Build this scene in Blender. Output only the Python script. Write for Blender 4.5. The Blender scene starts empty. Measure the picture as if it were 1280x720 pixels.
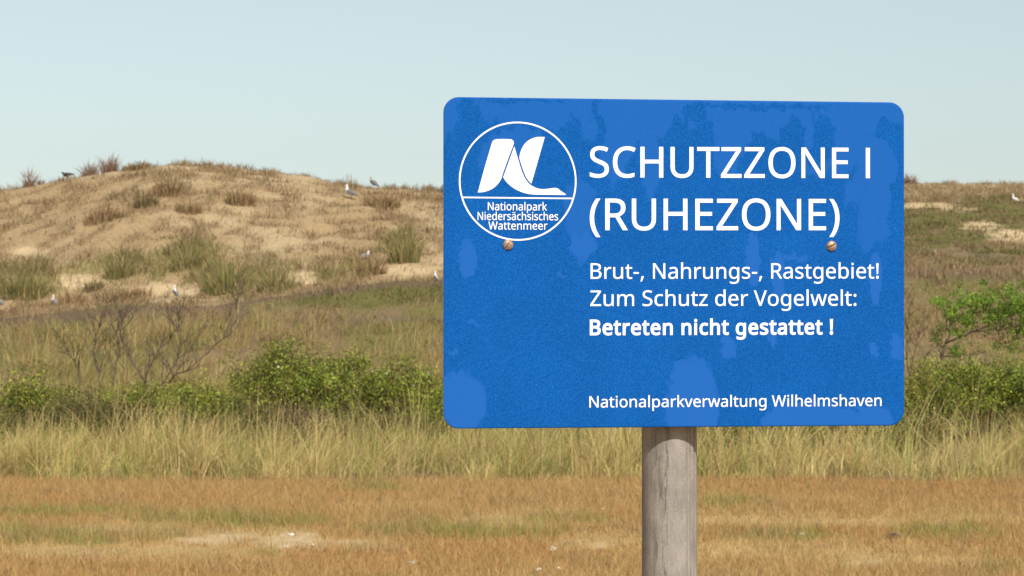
import bpy, bmesh, math, random, json
import numpy as np
from mathutils import Vector, Matrix

R = math.radians
scene = bpy.context.scene
COL = scene.collection
rng = np.random.default_rng(7)
random.seed(7)

# ------------------------------------------------------------------ camera, sky, sun, exposure
EYE = 1.6            # eye height
F = 3280.0           # focal length in pixels of a 1280 wide picture
HOR = 441.0          # picture row of the eye level
cam = bpy.data.cameras.new('camera')
cam.sensor_width = 36.0
cam.lens = F / 1280 * 36
cam.clip_start = 0.05
cam.clip_end = 6000
cam.dof.use_dof = True
cam.dof.focus_distance = 4.03
cam.dof.aperture_fstop = 33
camo = bpy.data.objects.new('camera', cam)
COL.objects.link(camo)
camo.location = (0, 0, EYE)
PITCH = math.atan((HOR - 360) / F)
camo.rotation_euler = (R(90) + PITCH, 0, 0)
scene.camera = camo

SUN_EL, SUN_AZ = 43.0, 158.0          # azimuth clockwise from +Y: behind the camera, to the right
world = bpy.data.worlds.new('World')
scene.world = world
world.use_nodes = True
wn = world.node_tree
bg = wn.nodes['Background']
sky = wn.nodes.new('ShaderNodeTexSky')
sky.sky_type = 'NISHITA'
sky.sun_disc = False
sky.sun_elevation = R(SUN_EL)
sky.sun_rotation = R(SUN_AZ)
sky.air_density = 1.0
sky.dust_density = 1.0
sky.ozone_density = 1.0
hs = wn.nodes.new('ShaderNodeHueSaturation')
hs.inputs['Saturation'].default_value = 0.44
wn.links.new(sky.outputs[0], hs.inputs['Color'])
air = wn.nodes.new('ShaderNodeVectorMath'); air.operation = 'MULTIPLY'
air.inputs[1].default_value = (0.91, 0.975, 0.95)      # thin greenish summer haze
wn.links.new(hs.outputs[0], air.inputs[0])
wn.links.new(air.outputs[0], bg.inputs['Color'])
bg.inputs['Strength'].default_value = 0.094

sun = bpy.data.lights.new('sun', 'SUN')
sun.energy = 4.2
sun.angle = R(0.5)
sun.color = (1.0, 0.945, 0.86)
suno = bpy.data.objects.new('sun', sun)
COL.objects.link(suno)
sd = Vector((math.sin(R(SUN_AZ)) * math.cos(R(SUN_EL)), math.cos(R(SUN_AZ)) * math.cos(R(SUN_EL)), math.sin(R(SUN_EL))))
suno.rotation_euler = sd.to_track_quat('Z', 'Y').to_euler()
suno.location = (10, -20, 30)

scene.view_settings.view_transform = 'Standard'
scene.view_settings.look = 'None'
scene.view_settings.exposure = 0.36
scene.view_settings.gamma = 1
scene.render.engine = 'CYCLES'
scene.cycles.max_bounces = 5
scene.cycles.diffuse_bounces = 3
scene.cycles.transmission_bounces = 3

# ------------------------------------------------------------------ small helpers
def tag(o, label=None, cat=None, group=None, kind=None):
    if label: o['label'] = label
    if cat: o['category'] = cat
    if group: o['group'] = group
    if kind: o['kind'] = kind
    return o

def empty(name, loc, rz=0.0):
    o = bpy.data.objects.new(name, None)
    o.empty_display_size = 0.1
    o.location = loc
    o.rotation_euler = (0, 0, rz)
    COL.objects.link(o)
    return o

def link(name, me, mat=None, parent=None, matrix=None):
    o = bpy.data.objects.new(name, me)
    if mat is not None and not me.materials:
        me.materials.append(mat)
    COL.objects.link(o)
    if parent is not None: o.parent = parent
    if matrix is not None: o.matrix_local = matrix
    return o

def np_mesh(name, V, loops, starts, totals, cols=None, smooth=False):
    me = bpy.data.meshes.new(name)
    V = np.asarray(V, np.float32)
    me.vertices.add(len(V)); me.vertices.foreach_set('co', V.ravel())
    me.loops.add(len(loops)); me.loops.foreach_set('vertex_index', np.asarray(loops, np.int32))
    me.polygons.add(len(starts))
    me.polygons.foreach_set('loop_start', np.asarray(starts, np.int32))
    me.polygons.foreach_set('loop_total', np.asarray(totals, np.int32))
    if smooth: me.polygons.foreach_set('use_smooth', np.ones(len(starts), bool))
    if cols is not None:
        a = me.attributes.new('tint', 'FLOAT_COLOR', 'POINT')
        c4 = np.ones((len(V), 4), np.float32); c4[:, :3] = cols
        a.data.foreach_set('color', c4.ravel())
    me.update(calc_edges=True)
    return me

def quads_mesh(name, V, Q, cols=None, smooth=False):
    Q = np.asarray(Q, np.int64)
    return np_mesh(name, V, Q.ravel(), np.arange(len(Q)) * 4, np.full(len(Q), 4), cols, smooth)

# value noise, 2-D
def _hash(ix, iy, seed):
    h = (ix.astype(np.int64) * 374761393 + iy.astype(np.int64) * 668265263 + seed * 1442695041) & 0xFFFFFFFF
    h = ((h ^ (h >> 13)) * 1274126177) & 0xFFFFFFFF
    h = ((h ^ (h >> 16)) * 2246822519) & 0xFFFFFFFF
    return ((h ^ (h >> 15)) & 0xFFFFFF) / float(0xFFFFFF)

def vnoise(x, y, seed=0):
    x = np.asarray(x, float); y = np.asarray(y, float)
    ix, iy = np.floor(x), np.floor(y)
    fx, fy = x - ix, y - iy
    fx = fx * fx * (3 - 2 * fx); fy = fy * fy * (3 - 2 * fy)
    a = _hash(ix, iy, seed); b = _hash(ix + 1, iy, seed)
    c = _hash(ix, iy + 1, seed); d = _hash(ix + 1, iy + 1, seed)
    return (a + (b - a) * fx) * (1 - fy) + (c + (d - c) * fx) * fy

def fbm(x, y, seed=0, octv=4, gain=0.5):
    s = 0.0; amp = 1.0; tot = 0.0
    for o in range(octv):
        s = s + amp * vnoise(x * 2 ** o + 17.3 * o, y * 2 ** o - 9.1 * o, seed + o)
        tot += amp; amp *= gain
    return s / tot

def sstep(a, b, x):
    t = np.clip((x - a) / (b - a), 0, 1)
    return t * t * (3 - 2 * t)

def mixc(a, b, t):
    t = np.asarray(t)[..., None]
    return np.asarray(a) * (1 - t) + np.asarray(b) * t

# ------------------------------------------------------------------ materials
def new_mat(name):
    m = bpy.data.materials.new(name); m.use_nodes = True
    nt = m.node_tree
    return m, nt, nt.nodes['Principled BSDF']

def nd(nt, kind, **kw):
    n = nt.nodes.new(kind)
    for k, v in kw.items():
        if k in n.inputs: n.inputs[k].default_value = v
        else: setattr(n, k, v)
    return n

def noise_node(nt, scale, detail=4, rough=0.6, vec=None):
    n = nd(nt, 'ShaderNodeTexNoise')
    n.inputs['Scale'].default_value = scale
    n.inputs['Detail'].default_value = detail
    n.inputs['Roughness'].default_value = rough
    if vec is not None: nt.links.new(vec, n.inputs['Vector'])
    return n

def mul_color(nt, col_socket, fac_socket, lo, hi):
    """col * map(fac, lo..hi)"""
    mr = nd(nt, 'ShaderNodeMapRange')
    mr.inputs['From Min'].default_value = 0.25; mr.inputs['From Max'].default_value = 0.75
    mr.inputs['To Min'].default_value = lo; mr.inputs['To Max'].default_value = hi
    nt.links.new(fac_socket, mr.inputs['Value'])
    mx = nd(nt, 'ShaderNodeVectorMath', operation='MULTIPLY')
    nt.links.new(col_socket, mx.inputs[0]); nt.links.new(mr.outputs[0], mx.inputs[1])
    return mx.outputs[0]

def leaf_mat(name, trans=0.3, rough=0.75, gain=1.0):
    m, nt, p = new_mat(name)
    at = nd(nt, 'ShaderNodeAttribute', attribute_name='tint')
    src = at.outputs['Color']
    if gain != 1.0:
        g = nd(nt, 'ShaderNodeVectorMath', operation='SCALE'); g.inputs['Scale'].default_value = gain
        nt.links.new(src, g.inputs[0]); src = g.outputs[0]
    nt.links.new(src, p.inputs['Base Color'])
    p.inputs['Roughness'].default_value = rough
    p.inputs['Specular IOR Level'].default_value = 0.25
    tr = nd(nt, 'ShaderNodeBsdfTranslucent')
    nt.links.new(src, tr.inputs['Color'])
    mx = nd(nt, 'ShaderNodeMixShader'); mx.inputs[0].default_value = trans
    out = nt.nodes['Material Output']
    nt.links.new(p.outputs[0], mx.inputs[1]); nt.links.new(tr.outputs[0], mx.inputs[2])
    nt.links.new(mx.outputs[0], out.inputs['Surface'])
    return m

def plain_mat(name, col, rough=0.6, metal=0.0, var=0.25, scale=8.0, bump=0.0, spec=0.4):
    m, nt, p = new_mat(name)
    tc = nd(nt, 'ShaderNodeTexCoord')
    n = noise_node(nt, scale, 5, 0.65, tc.outputs['Object'])
    rgb = nd(nt, 'ShaderNodeRGB'); rgb.outputs[0].default_value = (*col, 1)
    nt.links.new(mul_color(nt, rgb.outputs[0], n.outputs['Fac'], 1 - var, 1 + var), p.inputs['Base Color'])
    p.inputs['Roughness'].default_value = rough; p.inputs['Metallic'].default_value = metal
    p.inputs['Specular IOR Level'].default_value = spec
    if bump:
        b = nd(nt, 'ShaderNodeBump'); b.inputs['Strength'].default_value = bump
        nt.links.new(n.outputs['Fac'], b.inputs['Height']); nt.links.new(b.outputs[0], p.inputs['Normal'])
    return m

M_GRASS = leaf_mat('grass_blades', 0.3)
M_LEAF = leaf_mat('shrub_leaves', 0.38, 0.6)
M_BARK = plain_mat('bark', (0.12, 0.085, 0.06), 0.9, var=0.35, scale=14)
M_DEAD = plain_mat('bare_twigs', (0.10, 0.068, 0.048), 0.9, var=0.35, scale=14)
# ------------------------------------------------------------------ terrain
def interp_tab(xs, ys, u): return np.interp(u, xs, ys)
UG = np.arange(-900, 2201, 10.0)
YG = np.arange(0.0, 260.1, 0.5)
def _skyline(u):
    return interp_tab([-900, -300, -60, 0, 40, 80, 120, 180, 215, 260, 330, 400, 450, 500, 553, 620, 800, 980, 1080, 1130, 1280, 1500, 2200],
                      [262, 250, 240, 236, 233, 222, 215, 208, 202.5, 205, 212, 221.5, 231, 235, 239, 241, 243, 234, 227, 225.5, 229, 236, 255], u)
def _bank(u):
    return interp_tab([-900, -200, 0, 100, 200, 300, 400, 480, 550, 800, 1130, 1280, 1600, 2200],
                      [402, 400, 397, 391, 381, 371, 360, 354, 350, 345, 338, 342, 350, 360], u)
def _build_table():
    T = np.zeros((len(UG), len(YG)))
    for i, u in enumerate(UG):
        ys = 85.0 + 18.0 * float(sstep(600, 1060, u))
        zb = EYE + (HOR - _bank(u)) / F * 58
        right = float(sstep(700, 1080, u))
        zf = EYE + (HOR - (_bank(u) - 10 - 16 * right)) / F * 67
        zt = EYE + (HOR - _skyline(u)) / F * ys
        kx = [0, 34, 37, 40, 46, 52, 58, 62, 67, 67 + (ys - 67) * .5, ys - 3, ys, ys + 3, ys + 12, ys + 35, 200, 260]
        mid = zf + (zt - zf) * (0.56 + 0.04 * math.sin(u * .011))
        kz = [0, 0, .03, .12, .62, 1.5, zb, zb - .12 + .3 * right, zf, mid, zt - .42, zt, zt - .25, zt - 1.8, zt - 4.5, 1.2, 0.0]
        T[i] = np.interp(YG, kx, kz)
    def blur(a, n, ax):
        k = np.hanning(n + 2)[1:-1]; k /= k.sum()
        pad = [(0, 0), (0, 0)]; pad[ax] = (n // 2, n // 2)
        p = np.pad(a, pad, mode='edge')
        return np.apply_along_axis(lambda v: np.convolve(v, k, 'valid'), ax, p)
    return blur(blur(T, 7, 1), 5, 0)
TAB = _build_table()
def height(x, y):
    x = np.asarray(x, float); y = np.asarray(y, float)
    yc = np.clip(y, 6, 259.9)
    u = np.clip(x / yc * F + 640, UG[0], UG[-1] - .01)
    a = (u - UG[0]) / 10.0; b = np.clip(yc, 0, 259.4) / 0.5
    i = a.astype(int); j = b.astype(int); fa = a - i; fb = b - j
    z = (TAB[i, j] * (1 - fa) + TAB[i + 1, j] * fa) * (1 - fb) + (TAB[i, j + 1] * (1 - fa) + TAB[i + 1, j + 1] * fa) * fb
    rough = sstep(36, 60, y)
    flat = 0.02 + 0.0 * x
    z = z + rough * ((fbm(x / 3.1, y / 3.6, 11, 3) - .5) * .45 + (fbm(x / .8, y / .9, 21, 4, .6) - .5) * .24) * (1 - .45 * sstep(80, 86, y) * (1 - sstep(110, 130, y)))
    z = z + (1 - rough) * (fbm(x / 1.4, y / 1.4, 31, 3) - .5) * .07
    z = np.where(y > 250, z * (1 - sstep(250, 260, y)) , z)
    return z
def to_px(x, y, z):
    return 640 + x / y * F, HOR - (z - EYE) / y * F
def pick(px, py, y0=18.0, y1=130.0):
    """the terrain point that the photograph shows at a pixel"""
    Y = np.arange(y0, y1, .03)
    x = (px - 640) / F * Y; z = EYE + (HOR - py) / F * Y
    hit = np.nonzero(height(x, Y) >= z)[0]
    k = hit[0] if len(hit) else int(np.argmin(np.abs(z - height(x, Y)) / Y))
    return float(x[k]), float(Y[k]), float(height(x[k], Y[k]))
def on_ridge(px):
    Y = np.arange(75, 125, .1); x = (px - 640) / F * Y
    _, v = to_px(x, Y, height(x, Y))
    k = int(np.argmin(v)); return float(x[k]), float(Y[k]), float(height(x[k], Y[k]))

# colours of the ground cover, worked out at a place (x, y)
SAND = np.array((.46, .345, .20)); TAN = np.array((.34, .24, .13)); BROWN = np.array((.20, .135, .075))
OLIVE = np.array((.19, .17, .06)); HEATH = np.array((.105, .10, .032)); ORANGE = np.array((.42, .245, .093))
STRAW = np.array((.52, .37, .165)); SOIL = np.array((.31, .235, .16)); GREEN = np.array((.27, .28, .075))

def blobs(u, v, lst, seed, wob=.6, sc=14.0):
    """soft irregular patches at chosen places"""
    s = np.zeros(np.shape(u))
    n = (fbm(u / sc, v / (sc * .45), seed, 4) - .5) * 2 * wob
    for cx, cy, rx, ry in lst:
        d = np.sqrt(((u - cx) / rx) ** 2 + ((v - cy) / ry) ** 2)
        s = np.maximum(s, sstep(1.25, .7, d + n))
    return s

def fields(x, y):
    """masks of what grows where: all on the ground itself"""
    z = height(x, y)
    yy = np.maximum(y, 6)
    u, v = to_px(x, yy, z)
    f = {'u': u, 'v': v, 'z': z}
    right = sstep(560, 1100, u)
    f['right'] = right
    f['turf'] = 1 - sstep(32.6, 33.6, y + (fbm(x / .9, y / 1.2, 3, 3) - .5) * 2.2)
    f['turf_green'] = blobs(u, v, [(60, 641, 130, 5), (240, 650, 90, 5), (330, 655, 90, 5), (590, 668, 110, 6), (80, 668, 60, 6), (20, 670, 30, 12), (110, 678, 40, 5), (190, 670, 40, 5), (330, 692, 30, 3),
                                   (1190, 668, 70, 6), (520, 664, 60, 6), (980, 671, 60, 5), (470, 612, 50, 4), (905, 632, 40, 4), (1260, 715, 30, 4), (700, 652, 60, 3)], 41, .9, 9.0)
    f['turf_bare'] = blobs(u, v, [(150, 662, 100, 9), (300, 668, 110, 9), (368, 679, 52, 12), (60, 690, 70, 9), (250, 690, 90, 7), (455, 680, 60, 7),
                                  (620, 648, 50, 5), (735, 680, 40, 8), (1085, 701, 45, 8), (1240, 702, 60, 5), (920, 652, 60, 5), (680, 640, 70, 4), (1060, 654, 60, 4)], 43, .95, 10.0)
    f['sand_patch'] = blobs(u, v, [(368, 676, 46, 9), (300, 670, 40, 4), (265, 676, 40, 4), (130, 662, 30, 3), (440, 677, 22, 3), (745, 682, 20, 4), (1080, 703, 20, 4)], 44, .75, 9.0)
    f['turf_straw'] = blobs(u, v, [(490, 632, 60, 5), (950, 650, 110, 9), (1060, 652, 90, 7), (780, 672, 90, 8), (1130, 700, 120, 12), (900, 690, 80, 8), (150, 690, 160, 14), (640, 655, 90, 7), (1000, 690, 200, 16), (1200, 650, 120, 8)], 45, .95, 11.0)
    f['dune'] = sstep(59.5, 63, y)
    f['bare'] = blobs(u, v, [(103, 352, 34, 9), (196, 362, 30, 8), (232, 366, 22, 5), (372, 349, 26, 9), (36, 314, 24, 5), (508, 338, 34, 7), (330, 362, 30, 5), (1160, 257, 34, 4), (1225, 283, 26, 6), (1262, 295, 34, 8), (480, 395, 40, 3), (1200, 262, 26, 3)], 51, .55)
    f['track'] = np.exp(-((v - (_bank(u) + 4)) / 6.0) ** 2) * sstep(55, 57, y) * (1 - sstep(61, 63, y)) * (1 - .5 * right)
    f['scar'] = blobs(u, v, [(480, 399, 40, 4), (440, 402, 30, 4), (560, 398, 40, 4)], 53, .4)
    f['moss'] = blobs(u, v, [(430, 377, 70, 9), (510, 366, 50, 9), (560, 368, 60, 10), (470, 372, 70, 8)], 55, .5)
    f['heath'] = blobs(u, v, [(1190, 280, 110, 26), (1160, 300, 60, 20), (1270, 262, 70, 16), (1130, 272, 40, 22), (1240, 320, 60, 12), (1080, 285, 60, 30), (1350, 285, 90, 30), (1000, 300, 80, 25)], 57, .6)
    f['greysoil'] = blobs(u, v, [(1160, 318, 70, 8), (1220, 322, 50, 6), (1140, 332, 60, 6), (1280, 325, 50, 6), (1060, 325, 70, 8)], 58, .6)
    f['greensward'] = blobs(u, v, [(30, 352, 70, 20), (150, 337, 75, 17), (235, 320, 48, 16), (300, 350, 66, 22), (400, 345, 44, 8), (130, 352, 25, 14), (505, 312, 24, 20), (355, 335, 24, 8), (440, 335, 20, 8)], 59, .6)
    f['crest'] = right * sstep(252, 242, v + (fbm(u / 20, v / 9, 88, 3) - .5) * 10)
    f['grain'] = fbm(x / .55, y / .7, 61, 4)
    f['patch'] = fbm(x / 2.2, y / 3.0, 67, 4)
    return f

def ground_tint(x, y):
    f = fields(x, y)
    g, p = f['grain'], f['patch']
    turf = mixc(ORANGE, STRAW, sstep(.45, .75, p) * .6)
    turf = mixc(turf, BROWN * 1.1, sstep(.55, .8, g) * .45)
    turf = mixc(turf, GREEN * .9, f['turf_green'] * .7)
    turf = mixc(turf, STRAW, f['turf_straw'] * .7)
    turf = mixc(turf, mixc(STRAW * .8, SAND, sstep(.5, .7, g)), f['turf_bare'] * .8)
    turf = mixc(turf, SAND * 1.2, f['sand_patch'] * .9)
    slope = mixc(TAN * .55, OLIVE * .75, sstep(.4, .65, p))
    slope = mixc(slope, BROWN, sstep(.5, .75, g) * .5)
    dune = mixc(SAND * .86, TAN, sstep(.30, .55, p))
    dune = mixc(dune, BROWN * 1.2, sstep(.43, .62, g) * .6)
    dune = mixc(dune, OLIVE * 1.15, f['greensward'] * .5 * sstep(.35, .6, p))
    dune = mixc(dune, mixc(mixc(TAN * .7, OLIVE * .8, sstep(.4, .6, p)), BROWN, sstep(.4, .6, g)), f['right'] * .8)
    dune = mixc(dune, mixc(SAND * .9, TAN * 1.1, sstep(.4, .6, g)), f['crest'] * .9)
    dune = mixc(dune, SAND * 1.12, f['bare'] * .9)
    dune = mixc(dune, mixc(HEATH * 1.1, BROWN * .9, sstep(.45, .62, g)), f['heath'] * .85 * (1 - f['bare']))
    dune = mixc(dune, mixc(SOIL * .62, BROWN * .8, sstep(.4, .6, p)), f['greysoil'] * .7)
    c = mixc(slope, dune, f['dune'])
    c = mixc(c, SOIL * .36 + np.array((.02, .005, 0)), np.clip(f['track'] * 1.3, 0, 1) * .95)
    c = mixc(c, SOIL * .45, f['scar'] * .9)
    c = mixc(c, np.array((.12, .115, .035)), f['moss'] * .8 * (1 - f['scar']))
    c = mixc(c, turf, f['turf'])
    return c

def axis(dense_a, dense_b, step, lo, hi):
    mid = np.arange(dense_a, dense_b + step / 2, step)
    def out(d):
        r = []; s = step; p = 0.0
        while p < d:
            s *= 1.25; p += s; r.append(p)
        return np.array(r)
    L = dense_a - out(dense_a - lo); Rr = dense_b + out(hi - dense_b)
    return np.concatenate([L[::-1], mid, Rr])
XA = axis(-25, 25, .2, -2500, 2500)
YA = axis(15, 116, .2, -2000, 5000)
gx, gy = np.meshgrid(XA, YA)
gz = height(gx.ravel(), gy.ravel())
gV = np.stack([gx.ravel(), gy.ravel(), gz], 1)
nx, ny = len(XA), len(YA)
ii = (np.arange(ny - 1)[:, None] * nx + np.arange(nx - 1)[None]).ravel()
gQ = np.stack([ii, ii + 1, ii + 1 + nx, ii + nx], 1)
gme = quads_mesh('ground', gV, gQ, ground_tint(gx.ravel(), gy.ravel()), True)
m, nt, p = new_mat('dune_sand_and_turf')
at = nd(nt, 'ShaderNodeAttribute', attribute_name='tint')
tc = nd(nt, 'ShaderNodeTexCoord')
n1 = noise_node(nt, 9.0, 6, .7, tc.outputs['Object'])
n2 = noise_node(nt, 45.0, 4, .7, tc.outputs['Object'])
c1 = mul_color(nt, at.outputs['Color'], n1.outputs['Fac'], .72, 1.28)
c2 = mul_color(nt, c1, n2.outputs['Fac'], .75, 1.25)
nt.links.new(c2, p.inputs['Base Color'])
p.inputs['Roughness'].default_value = .95; p.inputs['Specular IOR Level'].default_value = .1
b = nd(nt, 'ShaderNodeBump'); b.inputs['Strength'].default_value = .6; b.inputs['Distance'].default_value = .08
nt.links.new(n1.outputs['Fac'], b.inputs['Height']); nt.links.new(b.outputs[0], p.inputs['Normal'])
tag(link('ground', gme, m), kind='structure')

# ------------------------------------------------------------------ grass blades
def blade_mesh(name, P, h, w, az, lean, cols, long=False, tipc=None):
    N = len(P)
    ts = [0, .38, .74, 1.0] if long else [0, .55, 1.0]
    th = rng.uniform(0, np.pi, N)
    wd = np.stack([np.cos(th), np.sin(th), np.zeros(N)], 1)
    ld = np.stack([np.cos(az), np.sin(az), np.zeros(N)], 1)
    rows = []; cc = []
    for k, t in enumerate(ts):
        c = P + ld * (h * lean * t * t)[:, None]
        c[:, 2] += h * t * (1 - .28 * np.minimum(lean, 1.4) * t)
        if k < len(ts) - 1:
            ww = (w * (1 - .45 * t))[:, None] * .5
            rows += [c - wd * ww, c + wd * ww]
        else: rows.append(c)
        col = cols if tipc is None else cols * (1 - t) + tipc * t
        cc += [col, col] if k < len(ts) - 1 else [col]
    m_ = len(rows)
    V = np.stack(rows, 1).reshape(-1, 3); C = np.stack(cc, 1).reshape(-1, 3)
    base = (np.arange(N) * m_)[:, None]
    if long:
        pat = [0, 1, 3, 2, 2, 3, 5, 4, 4, 5, 6]; st = [0, 4, 8]; tt = [4, 4, 3]
    else:
        pat = [0, 1, 3, 2, 2, 3, 4]; st = [0, 4]; tt = [4, 3]
    L = (base + np.array(pat)[None]).ravel()
    S = ((np.arange(N) * len(pat))[:, None] + np.array(st)[None]).ravel()
    T = np.tile(tt, N)
    return np_mesh(name, V, L, S, T, C)

def scatter(x0f, x1f, y0, y1, n):
    """n points between y0 and y1, x limits as a share of the view's half width"""
    y = rng.uniform(y0 * y0, y1 * y1, n) ** .5
    x = rng.uniform(x0f, x1f, n) * y * (640 / F)
    return x, y
def keep(mask, *arrs): return [a[mask] for a in arrs]
def base_pts(x, y, sink=.015):
    return np.stack([x, y, height(x, y) - sink], 1)
def jitter(c, amt):
    n = len(c)
    return c * (1 + rng.normal(0, amt, (n, 1))).clip(.45, 1.7) * (1 + rng.normal(0, amt * .25, (n, 3))).clip(.7, 1.3)

# short dry turf in front
x, y = scatter(-1.3, 1.3, 17.0, 34.0, 720000)
f = fields(x, y)
k = rng.random(len(x)) < np.clip(f['turf'] * (1 - .6 * f['turf_bare']) * (1 - .86 * f['sand_patch']) * (.35 + .9 * f['grain']), 0, 1)
x, y = keep(k, x, y); f = {q: a[k] for q, a in f.items()}
hh = rng.gamma(3.0, .33, len(x)) * .064 * (1 + .5 * f['turf_green']) * (1 - .35 * f['turf_straw']) * (.7 + .6 * f['patch'])
c = mixc(np.tile(ORANGE, (len(x), 1)), STRAW, np.clip(rng.random(len(x)) * .6 + f['turf_straw'] * .35 + (f['patch'] - .5) * .6, 0, 1))
c = mixc(c, GREEN, np.clip(f['turf_green'] * .85 + (rng.random(len(x)) < .05), 0, 1) * (rng.random(len(x)) < .75))
c = mixc(c, STRAW * .9, f['turf_bare'] * .6)
c = mixc(c, STRAW * .8, sstep(.5, .7, f['grain']) * .5)
c = mixc(c, BROWN, (rng.random(len(x)) < .13) * .6)
me = blade_mesh('turf_grass', base_pts(x, y, .006), hh, rng.uniform(.0025, .0055, len(x)), rng.uniform(0, 6.28, len(x)), rng.uniform(.1, 1.1, len(x)), jitter(c, .16))
tag(link('turf_grass', me, M_GRASS), 'short dry orange turf in front of the tall grass', 'grass', kind='stuff')

# belt of tall marram grass: clumps of long arching blades
def marram(nclump, x0f, x1f, y0, y1, per, hmean, dens=None, green=.4, width=(.006, .011), spread=.16, pal=None):
    cx, cy = scatter(x0f, x1f, y0, y1, nclump)
    if dens is not None:
        k = rng.random(nclump) < dens(cx, cy); cx, cy = keep(k, cx, cy)
    n = len(cx); cnt = rng.integers(int(per * .5), int(per * 1.5), n)
    idx = np.repeat(np.arange(n), cnt); N = len(idx)
    ch = (hmean * rng.choice([.45, .6, .8, 1.0, 1.3], n, p=[.26, .25, .2, .17, .12]) * rng.uniform(.85, 1.15, n))[idx]
    caz = rng.normal(.3, 1.1, n)[idx]
    ctone = rng.normal(0, .13, n)[idx]; cg = np.clip(rng.normal(green, .3, n), 0, 1)[idx]
    a = rng.uniform(0, 6.28, N); r = np.abs(rng.normal(0, spread, N))
    px_, py_ = cx[idx] + np.cos(a) * r, cy[idx] + np.sin(a) * r
    h_ = ch * rng.uniform(.4, 1.2, N)
    lean = np.clip(np.abs(rng.normal(.5, .45, N)), .02, 1.7)
    az = np.where(rng.random(N) < .55, a, caz + rng.normal(0, .5, N))
    g0 = np.array((.22, .27, .06)); s0 = np.array((.60, .48, .225)); t0 = np.array((.38, .25, .12))
    if pal: g0, s0, t0 = [np.array(q) for q in pal]
    c = mixc(np.tile(s0, (N, 1)), g0, np.clip(cg + rng.normal(0, .22, N), 0, 1))
    c = mixc(c, t0, (rng.random(N) < .2) * .8)
    c = c * (1 + ctone)[:, None]
    c = jitter(c, .12)
    return base_pts(px_, py_, .02), h_, rng.uniform(*width, N), az, lean, c, c * np.array((1.12, 1.05, .95))
def _mdens(x, y):
    return np.clip(4.0 * fbm(x / .9, y / .7, 73, 2) - 1.5, 0.05, 1)
def join_sets(name, sets, label, cat):
    A = [np.concatenate([s[i] for s in sets]) for i in range(7)]
    me = blade_mesh(name, A[0], A[1], A[2], A[3], A[4], A[5], True, A[6])
    return tag(link(name, me, M_GRASS), label, cat, kind='stuff')
join_sets('marram_grass',
          [marram(120, -1.3, 1.3, 33.0, 37, 70, 1.0, None, .35, (.005, .010), .2), marram(90, -1.3, 1.3, 32.2, 33.2, 26, .4, None, .45, (.005, .009), .1),
           marram(2000, -1.3, 1.3, 32.8, 36.8, 40, .68, _mdens, .42, (.0045, .009), .12), marram(380, -1.3, 1.3, 36.4, 40.5, 30, .62, _mdens, .55, (.005, .010), .1),
           marram(520, -1.3, 1.3, 38.6, 45, 11, .85, None, .7, (.006, .011), .14)],
          'belt of tall pale green marram grass along the edge of the orange turf', 'grass')
def _sdens(x, y):
    f = fields(x, y)
    return np.clip((.3 + .9 * f['patch']) * (1 - .9 * f['scar']) * (1 - .5 * sstep(52.5, 55, y)) * (.35 + 1.1 * sstep(.35, .6, fbm(x / 1.1, y / 1.3, 95, 3))) * (1 - .8 * f['moss']) * (1 - .7 * np.clip(f['track'], 0, 1)) * (1 - .4 * f['right']), 0, 1)
join_sets('slope_grass',
          [marram(6200, -1.3, 1.3, 42, 55.2, 22, .46, _sdens, .45, (.006, .011), .2, ((.17, .18, .05), (.47, .355, .165), (.29, .18, .09)))],
          'tall tan and olive grass on the bank behind the shrubs', 'grass')
# short wiry cover of the dune face and the right hand hill
join_sets('matted_dune_grass',
          [marram(5200, -1.3, 1.3, 59.5, 108, 16, .17, lambda x, y: (lambda f: np.clip((sstep(.42, .62, fbm(x / 1.6, y / 2.2, 91, 4)) * .85 + .12) * (1 - .92 * f['bare']), 0, 1))(fields(x, y)), .25, (.012, .022), .22,
                  ((.17, .15, .06), (.33, .235, .125), (.19, .125, .075)))],
          'brown matted grass in irregular patches over the dune slopes', 'grass')
x, y = scatter(-1.3, 1.3, 53, 108, 480000)
f = fields(x, y)
gr = np.clip(f['greensward'], 0, 1); he = np.clip(f['heath'], 0, 1)
den = (sstep(.40, .62, f['grain']) * .75 + .12) * (.45 + .7 * f['patch']) + gr * .55 + he * .35 + f['right'] * .25 + f['moss'] * .5
den = den * (1 - .93 * f['bare'] * (1 - .3 * he)) * (1 - .8 * np.clip(f['track'], 0, 1))
k = rng.random(len(x)) < np.clip(den, 0, 1)
x, y = keep(k, x, y); f = {q: a[k] for q, a in f.items()}; gr, he = gr[k], he[k]
n = len(x)
hh = rng.uniform(.06, .15, n) * (1 + 1.3 * sstep(.52, .68, f['grain'])) * (1 + 1.6 * gr) * (1 - .35 * he)
c = mixc(np.tile(TAN * .95, (n, 1)), BROWN * 1.2, (rng.random(n) < .5) * .85)
c = mixc(c, OLIVE * 1.25, np.clip(gr * .85 + (rng.random(n) < .10), 0, 1) * (rng.random(n) < .8))
c = mixc(c, SAND * .8, f['crest'] * .7)
c = mixc(c, np.array((.15, .145, .042)), f['moss'] * (rng.random(n) < .8))
c = mixc(c, HEATH * 1.35, np.clip(he, 0, 1) * (rng.random(n) < .85))
me = blade_mesh('dune_grass', base_pts(x, y, .01), hh, rng.uniform(.011, .024, n), rng.uniform(0, 6.28, n), rng.uniform(.2, 1.2, n), jitter(c, .16))
tag(link('dune_grass', me, M_GRASS), 'sparse short brown grass over the sandy dune face', 'grass', kind='stuff')

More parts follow.
